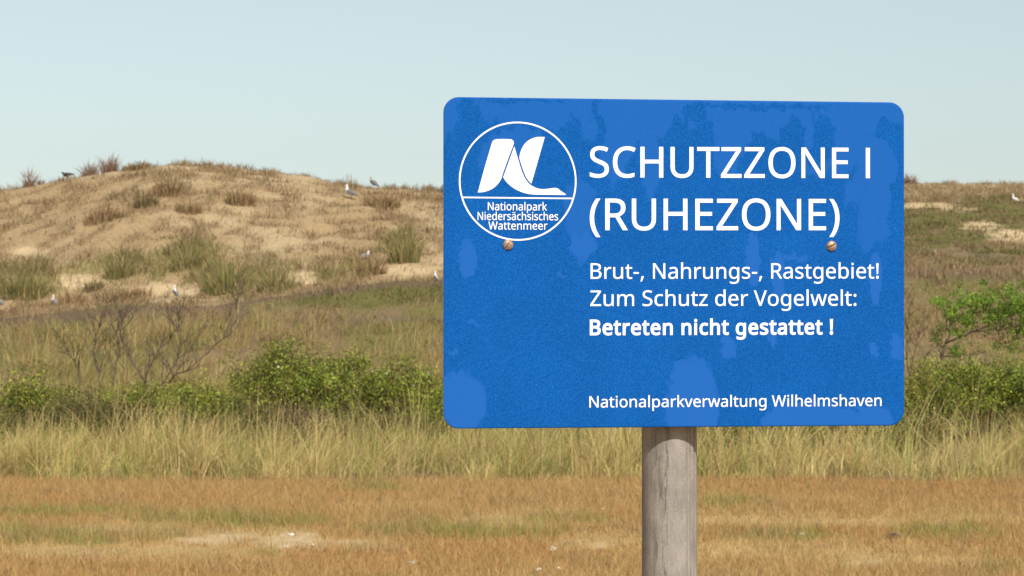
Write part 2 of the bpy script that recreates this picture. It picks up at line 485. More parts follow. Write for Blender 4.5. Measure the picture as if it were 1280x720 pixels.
# ------------------------------------------------------------------ tussocks one can tell apart
def tussock(px, py, wpx, hpx, tone, label, ridge=False, n=None, group=None):
    if ridge: X, Y, Z = on_ridge(px)
    else: X, Y, Z = pick(px, py)
    wid = wpx / F * Y; hgt = hpx / F * Y * 1.15
    n = n or int(260 * min(3, max(.6, wid)))
    a = rng.uniform(0, 6.28, n); r = np.sqrt(rng.random(n)) * wid * .42
    x, y = np.cos(a) * r, np.sin(a) * r * .8
    pz = height(X + x, Y + y) - Z - .03
    az = np.where(rng.random(n) < .7, a, rng.uniform(0, 6.28, n))
    dome = np.sqrt(np.clip(1 - (r / (wid * .5)) ** 2, .05, 1))
    h_ = hgt * dome * rng.uniform(.45, 1.15, n)
    c0 = {'green': (.20, .19, .065), 'brown': (.22, .14, .07), 'tan': (.36, .26, .12), 'dark': (.13, .10, .05), 'plum': (.24, .15, .12)}[tone]
    c = mixc(np.tile(c0, (n, 1)), np.array((.42, .31, .15)), (rng.random(n) < .28) * .8)
    c = jitter(c, .2)
    me = blade_mesh('grass_tussock', np.stack([x, y, pz], 1), h_, rng.uniform(.012, .026, n), az, np.clip(np.abs(rng.normal(.4, .35, n)), 0, 1.3), c, True, c * 1.1)
    o = link('grass_tussock', me, M_GRASS)
    o.location = (X, Y, Z)
    return tag(o, label, 'grass tussock', group or 'grass tussocks on the dunes')
tussock(36, 232, 16, 27, 'plum', 'tall thin dark tussock standing alone at the far left of the skyline', True, 90)
tussock(50, 230, 8, 10, 'plum', 'tiny low tuft beside the lone tall tussock on the left skyline', True, 50)
tussock(112, 217, 26, 20, 'plum', 'reddish skyline tussock just right of the dark bird', True, 200)
tussock(136, 214, 26, 24, 'plum', 'tallest of the reddish skyline tussocks left of the dune top', True, 220)
tussock(170, 210, 42, 12, 'brown', 'wide low brown mound of grass on the skyline left of the dune top', True, 420)
tussock(210, 243, 52, 24, 'brown', 'brown tussock high on the dune below its bare top')
tussock(182, 258, 40, 22, 'dark', 'dark brown tussock hanging below the brown one high on the dune')
tussock(128, 276, 56, 22, 'brown', 'wide brown tussock on the left shoulder of the dune')
tussock(300, 255, 42, 22, 'brown', 'lone brown tussock on bare sand right of the dune top')
tussock(235, 266, 40, 18, 'brown', 'low brown tussock in the middle of the dune face')
tussock(478, 258, 56, 20, 'brown', 'brown tussock under the two birds near the sign')
tussock(506, 328, 44, 46, 'green', 'tall olive tussock close to the left edge of the sign')
tussock(465, 344, 44, 24, 'brown', 'brown tussock at the dune foot below the resting gull')
tussock(285, 366, 76, 44, 'green', 'biggest green tussock at the dune foot, right of the gull on sand')
tussock(345, 364, 60, 34, 'green', 'green tussock spreading right of the biggest green one')
tussock(235, 334, 46, 30, 'green', 'olive tussock above the gull on the sand patch')
tussock(150, 345, 46, 32, 'green', 'olive tussock behind the ring of bare sand')
tussock(116, 362, 34, 13, 'dark', 'small dark tussock inside the ring of bare sand')
tussock(30, 372, 66, 34, 'green', 'green tussock at the far left between the two lower gulls')
tussock(160, 374, 70, 16, 'brown', 'flat brown tussock left of the gull on the sand patch')
tussock(88, 378, 40, 18, 'brown', 'brown tussock right beside the lower left gull')
tussock(505, 236, 10, 11, 'brown', 'thin wiry tuft on the skyline between two birds', True, 24)
tussock(538, 238, 12, 13, 'brown', 'wispy tuft on the skyline just left of the sign', True, 24)
tussock(437, 230, 24, 19, 'brown', 'wispy seed stalks on the skyline above the pale headed gull', True, 36)
tussock(1138, 227, 20, 16, 'plum', 'pale pinkish tussock on the skyline at the right edge of the sign', True, 160)
tussock(1212, 312, 22, 8, 'dark', 'small dark tussock in the heath of the right hill')

# ------------------------------------------------------------------ woody plants
def tube_into(V, Q, pts, rads, sides=5):
    pts = [Vector(p) for p in pts]
    base = len(V)
    for i, p in enumerate(pts):
        d = (pts[min(i + 1, len(pts) - 1)] - pts[max(i - 1, 0)])
        d = d.normalized() if d.length > 1e-9 else Vector((0, 0, 1))
        a = d.orthogonal().normalized(); b_ = d.cross(a)
        for s in range(sides):
            t = 2 * math.pi * s / sides
            V.append(p + (a * math.cos(t) + b_ * math.sin(t)) * rads[i])
    for i in range(len(pts) - 1):
        for s in range(sides):
            s2 = (s + 1) % sides
            Q.append((base + i * sides + s, base + i * sides + s2, base + (i + 1) * sides + s2, base + (i + 1) * sides + s))

def wander(p, d, length, segs, wob, lift=0.0):
    pts = [Vector(p)]; d = Vector(d).normalized()
    for i in range(segs):
        d = (d + Vector((random.gauss(0, wob), random.gauss(0, wob), random.gauss(0, wob) + lift))).normalized()
        pts.append(pts[-1] + d * (length / segs))
    return pts

def leaf_quads(C, D, size, cols):
    """pointed leaves, slightly folded: centres C, axis D"""
    N = len(C)
    D = D / np.linalg.norm(D, axis=1, keepdims=True)
    rnd = rng.normal(size=(N, 3)); S = np.cross(D, rnd); S /= np.linalg.norm(S, axis=1, keepdims=True)
    Nn = np.cross(D, S)
    s = size[:, None]
    a = C - D * s * .5; t = C + D * s * .55
    l = C + S * s * .3 + Nn * s * .1; r = C - S * s * .3 + Nn * s * .1
    V = np.stack([a, r, t, l], 1).reshape(-1, 3)
    ii_ = (np.arange(N) * 4)[:, None]
    L = (ii_ + np.array([0, 1, 2, 0, 2, 3])[None]).ravel()
    return V, L, np.repeat(cols, 4, 0)

def foliage_mesh(name, tips, per, spread, size, colour, cvar=.25):
    tips = np.asarray(tips, float); n = len(tips)
    cnt = rng.integers(int(per * .4) + 1, int(per * 1.6) + 2, n)
    idx = np.repeat(np.arange(n), cnt); N = len(idx)
    C = tips[idx] + rng.normal(0, 1, (N, 3)) * np.array((spread, spread, spread * .8))
    D = rng.normal(0, 1, (N, 3)) + np.array((0, -.2, .9))
    ctone = (1 + rng.normal(0, cvar, n)).clip(.5, 1.7)[idx]
    hue = rng.random(n)[idx]
    c = mixc(np.tile(colour[0], (N, 1)), np.asarray(colour[1]), np.clip(hue + rng.normal(0, .2, N), 0, 1))
    dry = (rng.random(n) < .12)[idx]
    c = mixc(c, np.array((.20, .13, .055)), dry * .7)
    c = jitter(c * ctone[:, None], .2)
    V, L, CC = leaf_quads(C, D, rng.uniform(.65, 1.35, N) * size, c)
    nt_ = len(L) // 3
    return np_mesh(name, V, L, np.arange(nt_) * 3, np.full(nt_, 3), CC)

PAL = {'green': ((.145, .20, .028), (.32, .325, .052)), 'bright': ((.16, .23, .03), (.34, .37, .055)),
       'dark': ((.10, .105, .03), (.19, .16, .055)), 'brown': ((.15, .11, .065), (.22, .17, .08)),
       'yellow': ((.19, .21, .035), (.37, .32, .07))}
def shrub(px, py, wpx, hpx, pal, label, Y=None, stems=26, per=12, leaf=.05, flowers=0, wisp=.35):
    if Y is None: X, Y, Z = pick(px, py)
    else: X = (px - 640) / F * Y; Z = float(height(X, Y))
    W = wpx / F * Y * .5; H = hpx / F * Y
    root = empty('green_shrub' if pal in ('green', 'bright', 'yellow') else 'heath_shrub', (X, Y, Z - .02))
    tag(root, label, 'shrub', 'shrubs behind the tall grass')
    V, Q, tips = [], [], []
    for s in range(stems):
        a = random.uniform(0, 6.283); rr = math.sqrt(random.random())
        ex, ey = math.cos(a) * rr * W, math.sin(a) * rr * min(W, 1.1) * .75
        bump = .62 + .55 * float(vnoise(ex * 1.7 + px, ey * 1.7 + py, 5))
        ez = H * (math.sqrt(max(.0, 1 - rr * rr)) * .8 + .2) * bump
        b0 = Vector((ex * .45 + random.gauss(0, .04), ey * .45, float(height(X + ex * .45, Y + ey * .45)) - Z))
        e0 = Vector((ex, ey, ez))
        mid = b0.lerp(e0, .5) + Vector((random.gauss(0, .06), random.gauss(0, .06), .08 * H))
        tube_into(V, Q, [b0, mid, e0], [.012, .008, .004], 4)
        tips += [e0, mid.lerp(e0, .5), b0.lerp(mid, .8)]
        for t in range(6):
            q0 = mid.lerp(e0, random.uniform(.1, 1))
            d = Vector((ex * .6 / max(W, .1) + random.gauss(0, .5), ey + random.gauss(0, .5), random.uniform(.0, 1.0)))
            tw = wander(q0, d, random.uniform(.12, .34) * min(1, H + .35), 3, .2)
            tube_into(V, Q, tw, [.005, .004, .003, .002], 3)
            tips += [tw[1], tw[3]]
    for s in range(int(stems * .5)):          # long loose shoots standing out of the mass
        a = random.uniform(0, 6.283); rr = math.sqrt(random.random()) * .9
        b0 = Vector((math.cos(a) * rr * W * .8, math.sin(a) * rr * min(W, 1.0) * .6, H * .35 * (1 - rr * .5)))
        sh = wander(b0, (math.cos(a) * rr * .5 + .1, math.sin(a) * rr * .4, 1), H * random.uniform(.6, 1.1), 7, .16)
        tube_into(V, Q, sh, [.007 - .0007 * i for i in range(8)], 3)
        tips += sh[2:] + [sh[i].lerp(sh[i + 1], .5) for i in range(3, 7)]
    tips = [t for t in tips if t.z > .02]
    st = quads_mesh('stem', [tuple(v) for v in V], Q, None, True)
    link('stem', st, M_BARK, root)
    # the leaf clumps: a few at each tip, with gaps between the stems
    link('foliage', foliage_mesh('foliage', tips, per * 1.05, .072, leaf * .85, PAL[pal], .38), M_LEAF, root)
    if flowers:
        sel = [tips[random.randrange(len(tips))] for _ in range(flowers)]
        sel = [t for t in sel if t.y < .3] or sel
        T = np.array([tuple(t) for t in sel]) + np.array((0, -.06, .05))
        for t_ in T:
            C = t_[None] + rng.normal(0, .006, (6, 3))
            Vv, L, CC = leaf_quads(C, rng.normal(0, 1, (6, 3)), np.full(6, .042), np.tile((.66, .64, .48), (6, 1)))
            nt_ = len(L) // 3
            link('flower', np_mesh('flower', Vv, L, np.arange(nt_) * 3, np.full(nt_, 3), CC), M_LEAF, root)
    return root
shrub(36, 492, 84, 78, 'green', 'green shrub at the far left behind the tall grass', 41.5, 26, 9)
shrub(68, 470, 40, 40, 'bright', 'small bright green shrub left of the dead branches', 43.5, 14, 9)
shrub(112, 508, 130, 62, 'dark', 'dark low shrub in front of the small bright green one', 40.0, 34, 10, .04)
shrub(185, 512, 110, 44, 'brown', 'brownish low shrub under the bare dead branches', 40.4, 30, 10, .04)
shrub(240, 500, 110, 66, 'yellow', 'yellowish green shrub under the right end of the dead branches', 41.6, 26, 9, .05, 6)
shrub(345, 500, 120, 98, 'green', 'large green shrub right of the dead branches with a brown top', 43.0, 40, 9)
shrub(318, 520, 90, 46, 'dark', 'small dark shrub in front of the large green one', 39.8, 24, 10, .045)
shrub(425, 505, 130, 92, 'bright', 'large bright green shrub dotted with pale flowers', 42.2, 40, 10, .05, 28)
shrub(505, 512, 110, 80, 'green', 'green shrub half hidden behind the left edge of the sign', 42.0, 34, 9, .05, 8)
shrub(390, 528, 120, 44, 'brown', 'greyish brown shrub in the shade before the flowering one', 39.4, 30, 10, .04)
shrub(490, 530, 130, 46, 'dark', 'dark brownish shrub low beside the lower left corner of the sign', 39.4, 30, 10, .04)
shrub(770, 535, 120, 62, 'green', 'green shrub glimpsed below the sign just left of the post', 40.5, 30, 9)
shrub(930, 530, 130, 66, 'yellow', 'yellowish shrub glimpsed below the sign right of the post', 40.5, 30, 9)
shrub(1055, 535, 120, 66, 'green', 'green shrub glimpsed below the lower right corner of the sign', 40.2, 30, 9)
shrub(1160, 522, 130, 72, 'yellow', 'pale green shrub around the foot of the small leaning tree', 42.5, 44, 11)
shrub(1245, 532, 190, 100, 'bright', 'broad bright green shrub at the far right below the leaning tree', 41.2, 70, 12)
shrub(170, 503, 130, 62, 'green', 'wide low green shrub at the foot of the dead branches, left part', 40.9, 40, 10)
shrub(262, 508, 130, 66, 'green', 'wide low green shrub between the dead branches and the large green shrub', 40.5, 44, 10)
shrub(20, 520, 90, 48, 'dark', 'dark low shrub in the far left corner behind the tall grass', 39.6, 26, 10, .045)
shrub(385, 500, 110, 70, 'yellow', 'yellowish shrub squeezed between the two largest green ones', 42.8, 30, 10)
shrub(230, 526, 150, 36, 'dark', 'dark strip of low shrub under the yellowish green one', 39.4, 40, 10, .045)
shrub(545, 528, 90, 60, 'green', 'green shrub whose right half hides behind the sign corner', 40.4, 28, 10)
shrub(1150, 540, 70, 40, 'dark', 'small dark shrub right below the lower right corner of the sign', 39.6, 20, 9, .045)

def px3(px, py, Y, dy=0.0):
    return Vector(((px - 640) / F * (Y + dy), Y + dy, EYE + (HOR - py) / F * (Y + dy)))

def grow(V, Q, tips, p, d, length, rad, level, maxl, wob=.16, lift=.05, kids=3, spread=.8):
    segs = 5
    pts = wander(p, d, length, segs, wob, lift)
    rads = [max(.0032, rad * (1 - .55 * i / segs)) for i in range(segs + 1)]
    tube_into(V, Q, pts, rads, 5 if level < 2 else 3)
    tips.append(pts[-1])
    if level >= maxl: return
    for c in range(kids):
        k_ = random.randint(2, segs)
        dd = (pts[k_] - pts[k_ - 1]).normalized()
        side = Vector((random.gauss(0, spread), random.gauss(0, spread * .7), random.gauss(.2, spread * .6)))
        grow(V, Q, tips, pts[k_], dd + side, length * random.uniform(.4, .7), rads[k_] * .62, level + 1, maxl, wob, lift, kids, spread)

# bare dead branches on the left
def bare_shrub(Y, strokes, foot, label, rad, kids=3, maxl=2, tl=.34):
    X0, _, _ = px3(foot[0], foot[1], Y)
    base = Vector((X0, Y, float(height(X0, Y)) - .03))
    root = empty('dead_shrub', base); tag(root, label, 'dead shrub', 'bare dead shrubs')
    for st in strokes:
        V, Q, tips = [], [], []
        off = random.uniform(-.25, .25)
        pts = [px3(a, b_, Y, off * (i / len(st)) + random.gauss(0, .05)) - base for i, (a, b_) in enumerate(st)]
        # finer polyline
        fine = []
        for i in range(len(pts) - 1):
            for q in range(3):
                t = q / 3; fine.append(pts[i].lerp(pts[i + 1], t) + Vector((random.gauss(0, .010), random.gauss(0, .010), random.gauss(0, .010))))
        fine.append(pts[-1])
        n_ = len(fine)
        tube_into(V, Q, fine, [rad * (1 - .75 * i / n_) for i in range(n_)], 6)
        for i in range(3, n_, 2):
            d = (fine[i] - fine[i - 1]).normalized()
            for s in range(3):
                grow(V, Q, tips, fine[i], d + Vector((random.gauss(0, .7), random.gauss(0, .5), random.gauss(.35, .35))), tl * random.uniform(.5, 1.25), max(rad * .5, .0062), 1, maxl, .18, .06, kids, .6)
        link('branch', quads_mesh('branch', [tuple(v) for v in V], Q, None, True), M_DEAD, root)
    return root
bare_shrub(42.6, [
    [(182, 492), (182, 478), (164, 450), (154, 428), (148, 408), (150, 392)],
    [(190, 494), (202, 480), (220, 455), (226, 432), (224, 408), (222, 392)],
    [(198, 492), (216, 472), (238, 460), (262, 438), (288, 416), (294, 388), (296, 374)],
    [(126, 488), (123, 468), (117, 436), (124, 410), (127, 394)],
    [(142, 484), (144, 462), (149, 440), (147, 415), (156, 392)],
    [(100, 484), (99, 462), (90, 448), (82, 430)],
    [(176, 490), (186, 462), (196, 440), (212, 424)]],
    (185, 496), 'leafless dead shrub with dark forked branches left of the green shrubs', .0145, 3, 2, .40)
bare_shrub(43.2, [
    [(1136, 480), (1140, 450), (1146, 425), (1152, 405)],
    [(1138, 480), (1133, 450), (1132, 420), (1136, 395)],
    [(1145, 482), (1152, 455), (1160, 440)]],
    (1138, 484), 'thin grey leafless shrub right against the right edge of the sign', .011, 2, 2, .24)

# small leaning tree on the right
def leaning_tree(Y=43.6):
    foot = px3(1164, 486, Y); foot.z = float(height(foot.x, Y)) - .03
    root = empty('leaning_tree', foot)
    tag(root, 'small wind bent tree with bare lower trunk and green crown leaning right', 'tree')
    V, Q = [], []
    def limb(st, r0, r1, off=0.0):
        pts = [px3(a, b_, Y, off * i / len(st)) - foot for i, (a, b_) in enumerate(st)]
        fine = []
        for i in range(len(pts) - 1):
            for q in range(3): fine.append(pts[i].lerp(pts[i + 1], q / 3) + Vector([random.gauss(0, .012) for _ in range(3)]))
        fine.append(pts[-1]); n_ = len(fine)
        tube_into(V, Q, fine, [r0 + (r1 - r0) * i / (n_ - 1) for i in range(n_)], 7)
        return fine
    limb([(1164, 492), (1168, 474), (1174, 452), (1177, 440), (1182, 430)], .034, .024)
    V2, Q2 = V, Q
    link('trunk', quads_mesh('trunk', [tuple(v) for v in V], Q, None, True), M_BARK, root)
    V, Q = [], []
    def limb2(st, r0, r1, off): 
        pts = [px3(a, b_, Y, off * i / len(st)) - foot for i, (a, b_) in enumerate(st)]
        fine = []
        for i in range(len(pts) - 1):
            for q in range(3): fine.append(pts[i].lerp(pts[i + 1], q / 3) + Vector([random.gauss(0, .012) for _ in range(3)]))
        fine.append(pts[-1]); n_ = len(fine)
        tube_into(V, Q, fine, [r0 + (r1 - r0) * i / (n_ - 1) for i in range(n_)], 6)
        return fine
    arms = [([(1182, 430), (1198, 422), (1222, 414), (1245, 404), (1262, 395), (1280, 388)], .022, .008, .25),
            ([(1182, 430), (1186, 418), (1182, 400), (1180, 385)], .014, .005, -.2),
            ([(1198, 422), (1210, 405), (1216, 388), (1222, 372)], .014, .005, .3),
            ([(1222, 414), (1250, 412), (1275, 405), (1300, 398)], .013, .005, -.3),
            ([(1177, 446), (1195, 444), (1215, 443), (1230, 441)], .013, .005, .2),
            ([(1174, 456), (1176, 442), (1168, 428), (1166, 415)], .009, .004, -.1),
            ([(1190, 470), (1193, 450), (1196, 440), (1197, 432)], .008, .004, .1),
            ([(1164, 480), (1180, 472), (1200, 467), (1214, 466)], .008, .003, -.1),
            ([(1245, 404), (1252, 390), (1262, 378), (1270, 368)], .010, .004, .2),
            ([(1262, 395), (1285, 385), (1305, 382), (1325, 385)], .010, .004, .0)]
    tips = []
    for st, r0, r1, off in arms:
        fine = limb2(st, r0, r1, off)
        tw = []
        for i in range(4, len(fine), 2):
            grow(V, Q, tw, fine[i], Vector((.5, random.gauss(0, .5), random.gauss(.6, .3))), .16, r1, 2, 3, .2, .05, 2, .6)
    link('limb', quads_mesh('limb', [tuple(v) for v in V], Q, None, True), M_BARK, root)
    # crown in clumps with gaps: (px, row, radius px, clumps)
    for a, b_, rw, rh, n_ in [(1175, 377, 11, 8, 12), (1207, 380, 18, 15, 34), (1190, 398, 12, 14, 16), (1192, 415, 9, 9, 7), (1170, 420, 6, 10, 6), (1197, 437, 10, 6, 8),
                              (1212, 400, 16, 10, 20), (1232, 378, 14, 16, 26), (1250, 395, 22, 22, 60), (1272, 385, 22, 24, 64), (1285, 410, 20, 20, 50), (1268, 430, 10, 8, 10), (1310, 395, 28, 24, 70),
                              (1258, 365, 14, 8, 12), (1340, 402, 20, 18, 30)]:
        for _ in range(n_):
            p_ = px3(a + random.gauss(0, rw * .55), b_ + random.gauss(0, rh * .55), Y, random.gauss(0, .28)) - foot
            tips.append(p_)
    link('crown', foliage_mesh('crown', tips, 32, .048, .038, ((.125, .215, .024), (.24, .35, .048))), M_LEAF, root)
leaning_tree()
# ------------------------------------------------------------------ the sign
SC = Vector((.252635, 4.022841, 1.737164)); YAW, ROLL, TILT = .151668, .002579, .018948
SW, SH = .71932, .5
_t = Vector((math.cos(YAW), math.sin(YAW), 0)); _n = Vector((math.sin(YAW), -math.cos(YAW), 0))
_u = Vector((0, 0, 1)) * math.cos(TILT) + _n * math.sin(TILT)
T2 = _t * math.cos(ROLL) + _u * math.sin(ROLL); U2 = _u * math.cos(ROLL) - _t * math.sin(ROLL)
N2 = T2.cross(U2)          # towards the viewer
SM = Matrix(((T2.x, -N2.x, U2.x, SC.x), (T2.y, -N2.y, U2.y, SC.y), (T2.z, -N2.z, U2.z, SC.z), (0, 0, 0, 1)))
def on_sign(px, py):
    """a place on the sign's face, in metres from its middle"""
    a = (px - 640) / F; c = (360 - py) / F
    d = Vector((a, math.cos(PITCH) - c * math.sin(PITCH), math.sin(PITCH) + c * math.cos(PITCH)))
    o = Vector((0, 0, EYE)); nn = T2.cross(U2)
    t = (SC - o).dot(nn) / d.dot(nn); q = o + d * t - SC
    return q.dot(T2), q.dot(U2)

POST_X, POST_Y, POST_R = .2450, 4.0895, .0427
sign = empty('nature_reserve_sign', (POST_X, POST_Y, 0))
tag(sign, 'blue metal nature reserve sign with white lettering on a grey wooden post', 'sign')
inv = sign.matrix_basis.inverted() if False else Matrix.Translation((-POST_X, -POST_Y, 0))
PM = inv @ SM             # panel matrix in the sign's own space

# panel: a thin sheet with rounded corners, its face a fine mesh that carries the pattern of pale and dark patches
def rounded(px_, pz_, r):
    hx, hz = SW / 2 - r, SH / 2 - r
    dx = np.abs(px_) - hx; dz = np.abs(pz_) - hz
    m_ = (dx > 0) & (dz > 0)
    L = np.hypot(dx, dz); mx = np.maximum(dx, dz)
    s = np.where(m_ & (L > 0), mx / np.maximum(L, 1e-9), 1)
    X = np.where(m_, np.sign(px_) * (hx + dx * s), px_); Z = np.where(m_, np.sign(pz_) * (hz + dz * s), pz_)
    return X, Z
NXS, NZS = 380, 264
qx, qz = np.meshgrid(np.linspace(-SW / 2, SW / 2, NXS), np.linspace(-SH / 2, SH / 2, NZS))
fx, fz = rounded(qx.ravel(), qz.ravel(), .0235)
# pale even patches with dark gaps in the face colour, the rest speckled
U_ = 555 + (fx / SW + .5) * 574; V_ = 535 - (fz / SH + .5) * 410
jx = U_ + (fbm(U_ / 16, V_ / 34, 5, 3) - .5) * 34; jy = V_ + (fbm(U_ / 15, V_ / 30, 9, 4) - .5) * 46
fine = (fbm(U_ / 5, V_ / 8, 12, 3) - .5)
def ell(cx, cy, rx, ry): return 1 - np.sqrt(((jx - cx) / rx) ** 2 + ((jy - cy) / ry) ** 2)
def ells(cx, cy, rx, ry): return 1 - np.sqrt(((U_ + fine * 9 - cx) / rx) ** 2 + ((V_ + fine * 14 - cy) / ry) ** 2)
top = (168 - jy + 12 * np.sin(U_ / 37.0)) / 30
pale_area = np.maximum.reduce([
    top, ell(765, 175, 22, 56), ell(722, 280, 20, 50), ell(1088, 220, 28, 100), ell(1040, 180, 40, 40), ell(640, 190, 36, 30), ell(905, 170, 22, 44), ell(808, 205, 14, 40)])
pale_area2 = np.maximum.reduce([
    ells(583, 325, 11, 24), ells(574, 503, 33, 37), ells(861, 510, 33, 64), ells(1010, 532, 62, 28), ells(1090, 534, 26, 26), ells(906, 437, 10, 14), ells(938, 325, 9, 34), ells(969, 345, 8, 30),
    ells(1094, 350, 8, 34), ells(1092, 440, 6, 9), ells(1120, 435, 8, 18), ells(725, 308, 18, 14), ells(963, 418, 6, 18), ells(990, 322, 18, 4) * .8, ells(700, 345, 5, 3), ells(590, 405, 6, 3), ells(566, 440, 6, 5)])
dark = np.maximum.reduce([ell(583, 175, 18, 48), ell(705, 195, 14, 48), ell(745, 165, 7, 36), ell(870, 172, 12, 46), ell(985, 178, 16, 34), ell(1024, 172, 11, 32), ell(1112, 155, 16, 20),
                          ells(650, 127, 60, 4), ells(950, 132, 90, 4), ell(1118, 270, 10, 50)])
pale_mask = sstep(-.09, .11, pale_area + fine * .2) * (1 - sstep(-.05, .1, dark + fine * .2))
pale_mask = np.maximum(pale_mask * .72, sstep(-.06, .06, pale_area2 + fine * .15))
pale_mask = pale_mask * (.93 + .14 * fbm(U_ / 30, V_ / 40, 19, 3))
TH = .0015
front = np.stack([fx, np.full_like(fx, -TH), fz], 1)
bV = [tuple(v) for v in front]
id_ = (np.arange(NZS - 1)[:, None] * NXS + np.arange(NXS - 1)[None]).ravel()
Q = np.stack([id_, id_ + 1, id_ + 1 + NXS, id_ + NXS], 1)
loop = list(range(NXS)) + [NXS * (j + 1) - 1 for j in range(1, NZS)] + [NXS * (NZS - 1) + i for i in range(NXS - 2, -1, -1)] + [NXS * j for j in range(NZS - 2, 0, -1)]
nf = len(front); lv = front[loop].copy()
rim1 = lv.copy(); rim1[:, 0] *= 1 + .0010 / (SW / 2); rim1[:, 2] *= 1 + .0010 / (SH / 2); rim1[:, 1] = -TH + .0006
rim2 = rim1.copy(); rim2[:, 1] = TH
nl = len(loop)
allV = np.concatenate([front, rim1, rim2])
loops = list(Q.ravel()); tot = [4] * len(Q)
for k in range(nl):
    k2 = (k + 1) % nl
    loops += [loop[k2], loop[k], nf + k, nf + k2]; tot.append(4)
    loops += [nf + k2, nf + k, nf + nl + k, nf + nl + k2]; tot.append(4)
loops += [nf + nl + k for k in range(nl - 1, -1, -1)]; tot.append(nl)
starts = np.concatenate([[0], np.cumsum(tot)[:-1]])
tint = np.zeros((len(allV), 3)); tint[:nf, 0] = pale_mask
pme = np_mesh('sign_panel', allV, loops, starts, tot, tint)
mi = np.zeros(len(tot), np.int32); mi[len(Q) + 1::2] = 1; mi[-1] = 1
pme.polygons.foreach_set('material_index', mi)

m, nt, p = new_mat('blue_reflective_sheeting')
at = nd(nt, 'ShaderNodeAttribute', attribute_name='tint')
sp = nd(nt, 'ShaderNodeSeparateColor'); nt.links.new(at.outputs['Color'], sp.inputs[0])
tc = nd(nt, 'ShaderNodeTexCoord')
bead = noise_node(nt, 560, 2, .8, tc.outputs['Object'])
bead2 = noise_node(nt, 240, 3, .7, tc.outputs['Object'])
blot = noise_node(nt, 9, 4, .6, tc.outputs['Object'])
mr = nd(nt, 'ShaderNodeMapRange'); mr.inputs['From Min'].default_value = .38; mr.inputs['From Max'].default_value = .74
nt.links.new(bead.outputs['Fac'], mr.inputs['Value'])
mB = nd(nt, 'ShaderNodeMix', data_type='RGBA')
mB.inputs[6].default_value = (.0006, .058, .275, 1); mB.inputs[7].default_value = (.012, .135, .43, 1)
nt.links.new(mr.outputs[0], mB.inputs[0])
v2 = mul_color(nt, mB.outputs[2], bead2.outputs['Fac'], .88, 1.12)
v3 = mul_color(nt, v2, blot.outputs['Fac'], .92, 1.08)
mD = nd(nt, 'ShaderNodeMix', data_type='RGBA')
mD.inputs[7].default_value = (.0135, .104, .395, 1)
nt.links.new(sp.outputs[0], mD.inputs[0]); nt.links.new(v3, mD.inputs[6])
nt.links.new(mD.outputs[2], p.inputs['Base Color'])
p.inputs['Roughness'].default_value = .7; p.inputs['Specular IOR Level'].default_value = .04
M_SIGN = m
M_ALU = plain_mat('dull_aluminium', (.55, .52, .50), .5, .6, .15, 40)
M_WHITE = plain_mat('white_film', (.82, .82, .84), .5, 0, .07, 45)
panel = link('sign_panel', pme, None, sign, PM)
pme.materials.append(M_SIGN); pme.materials.append(M_ALU)

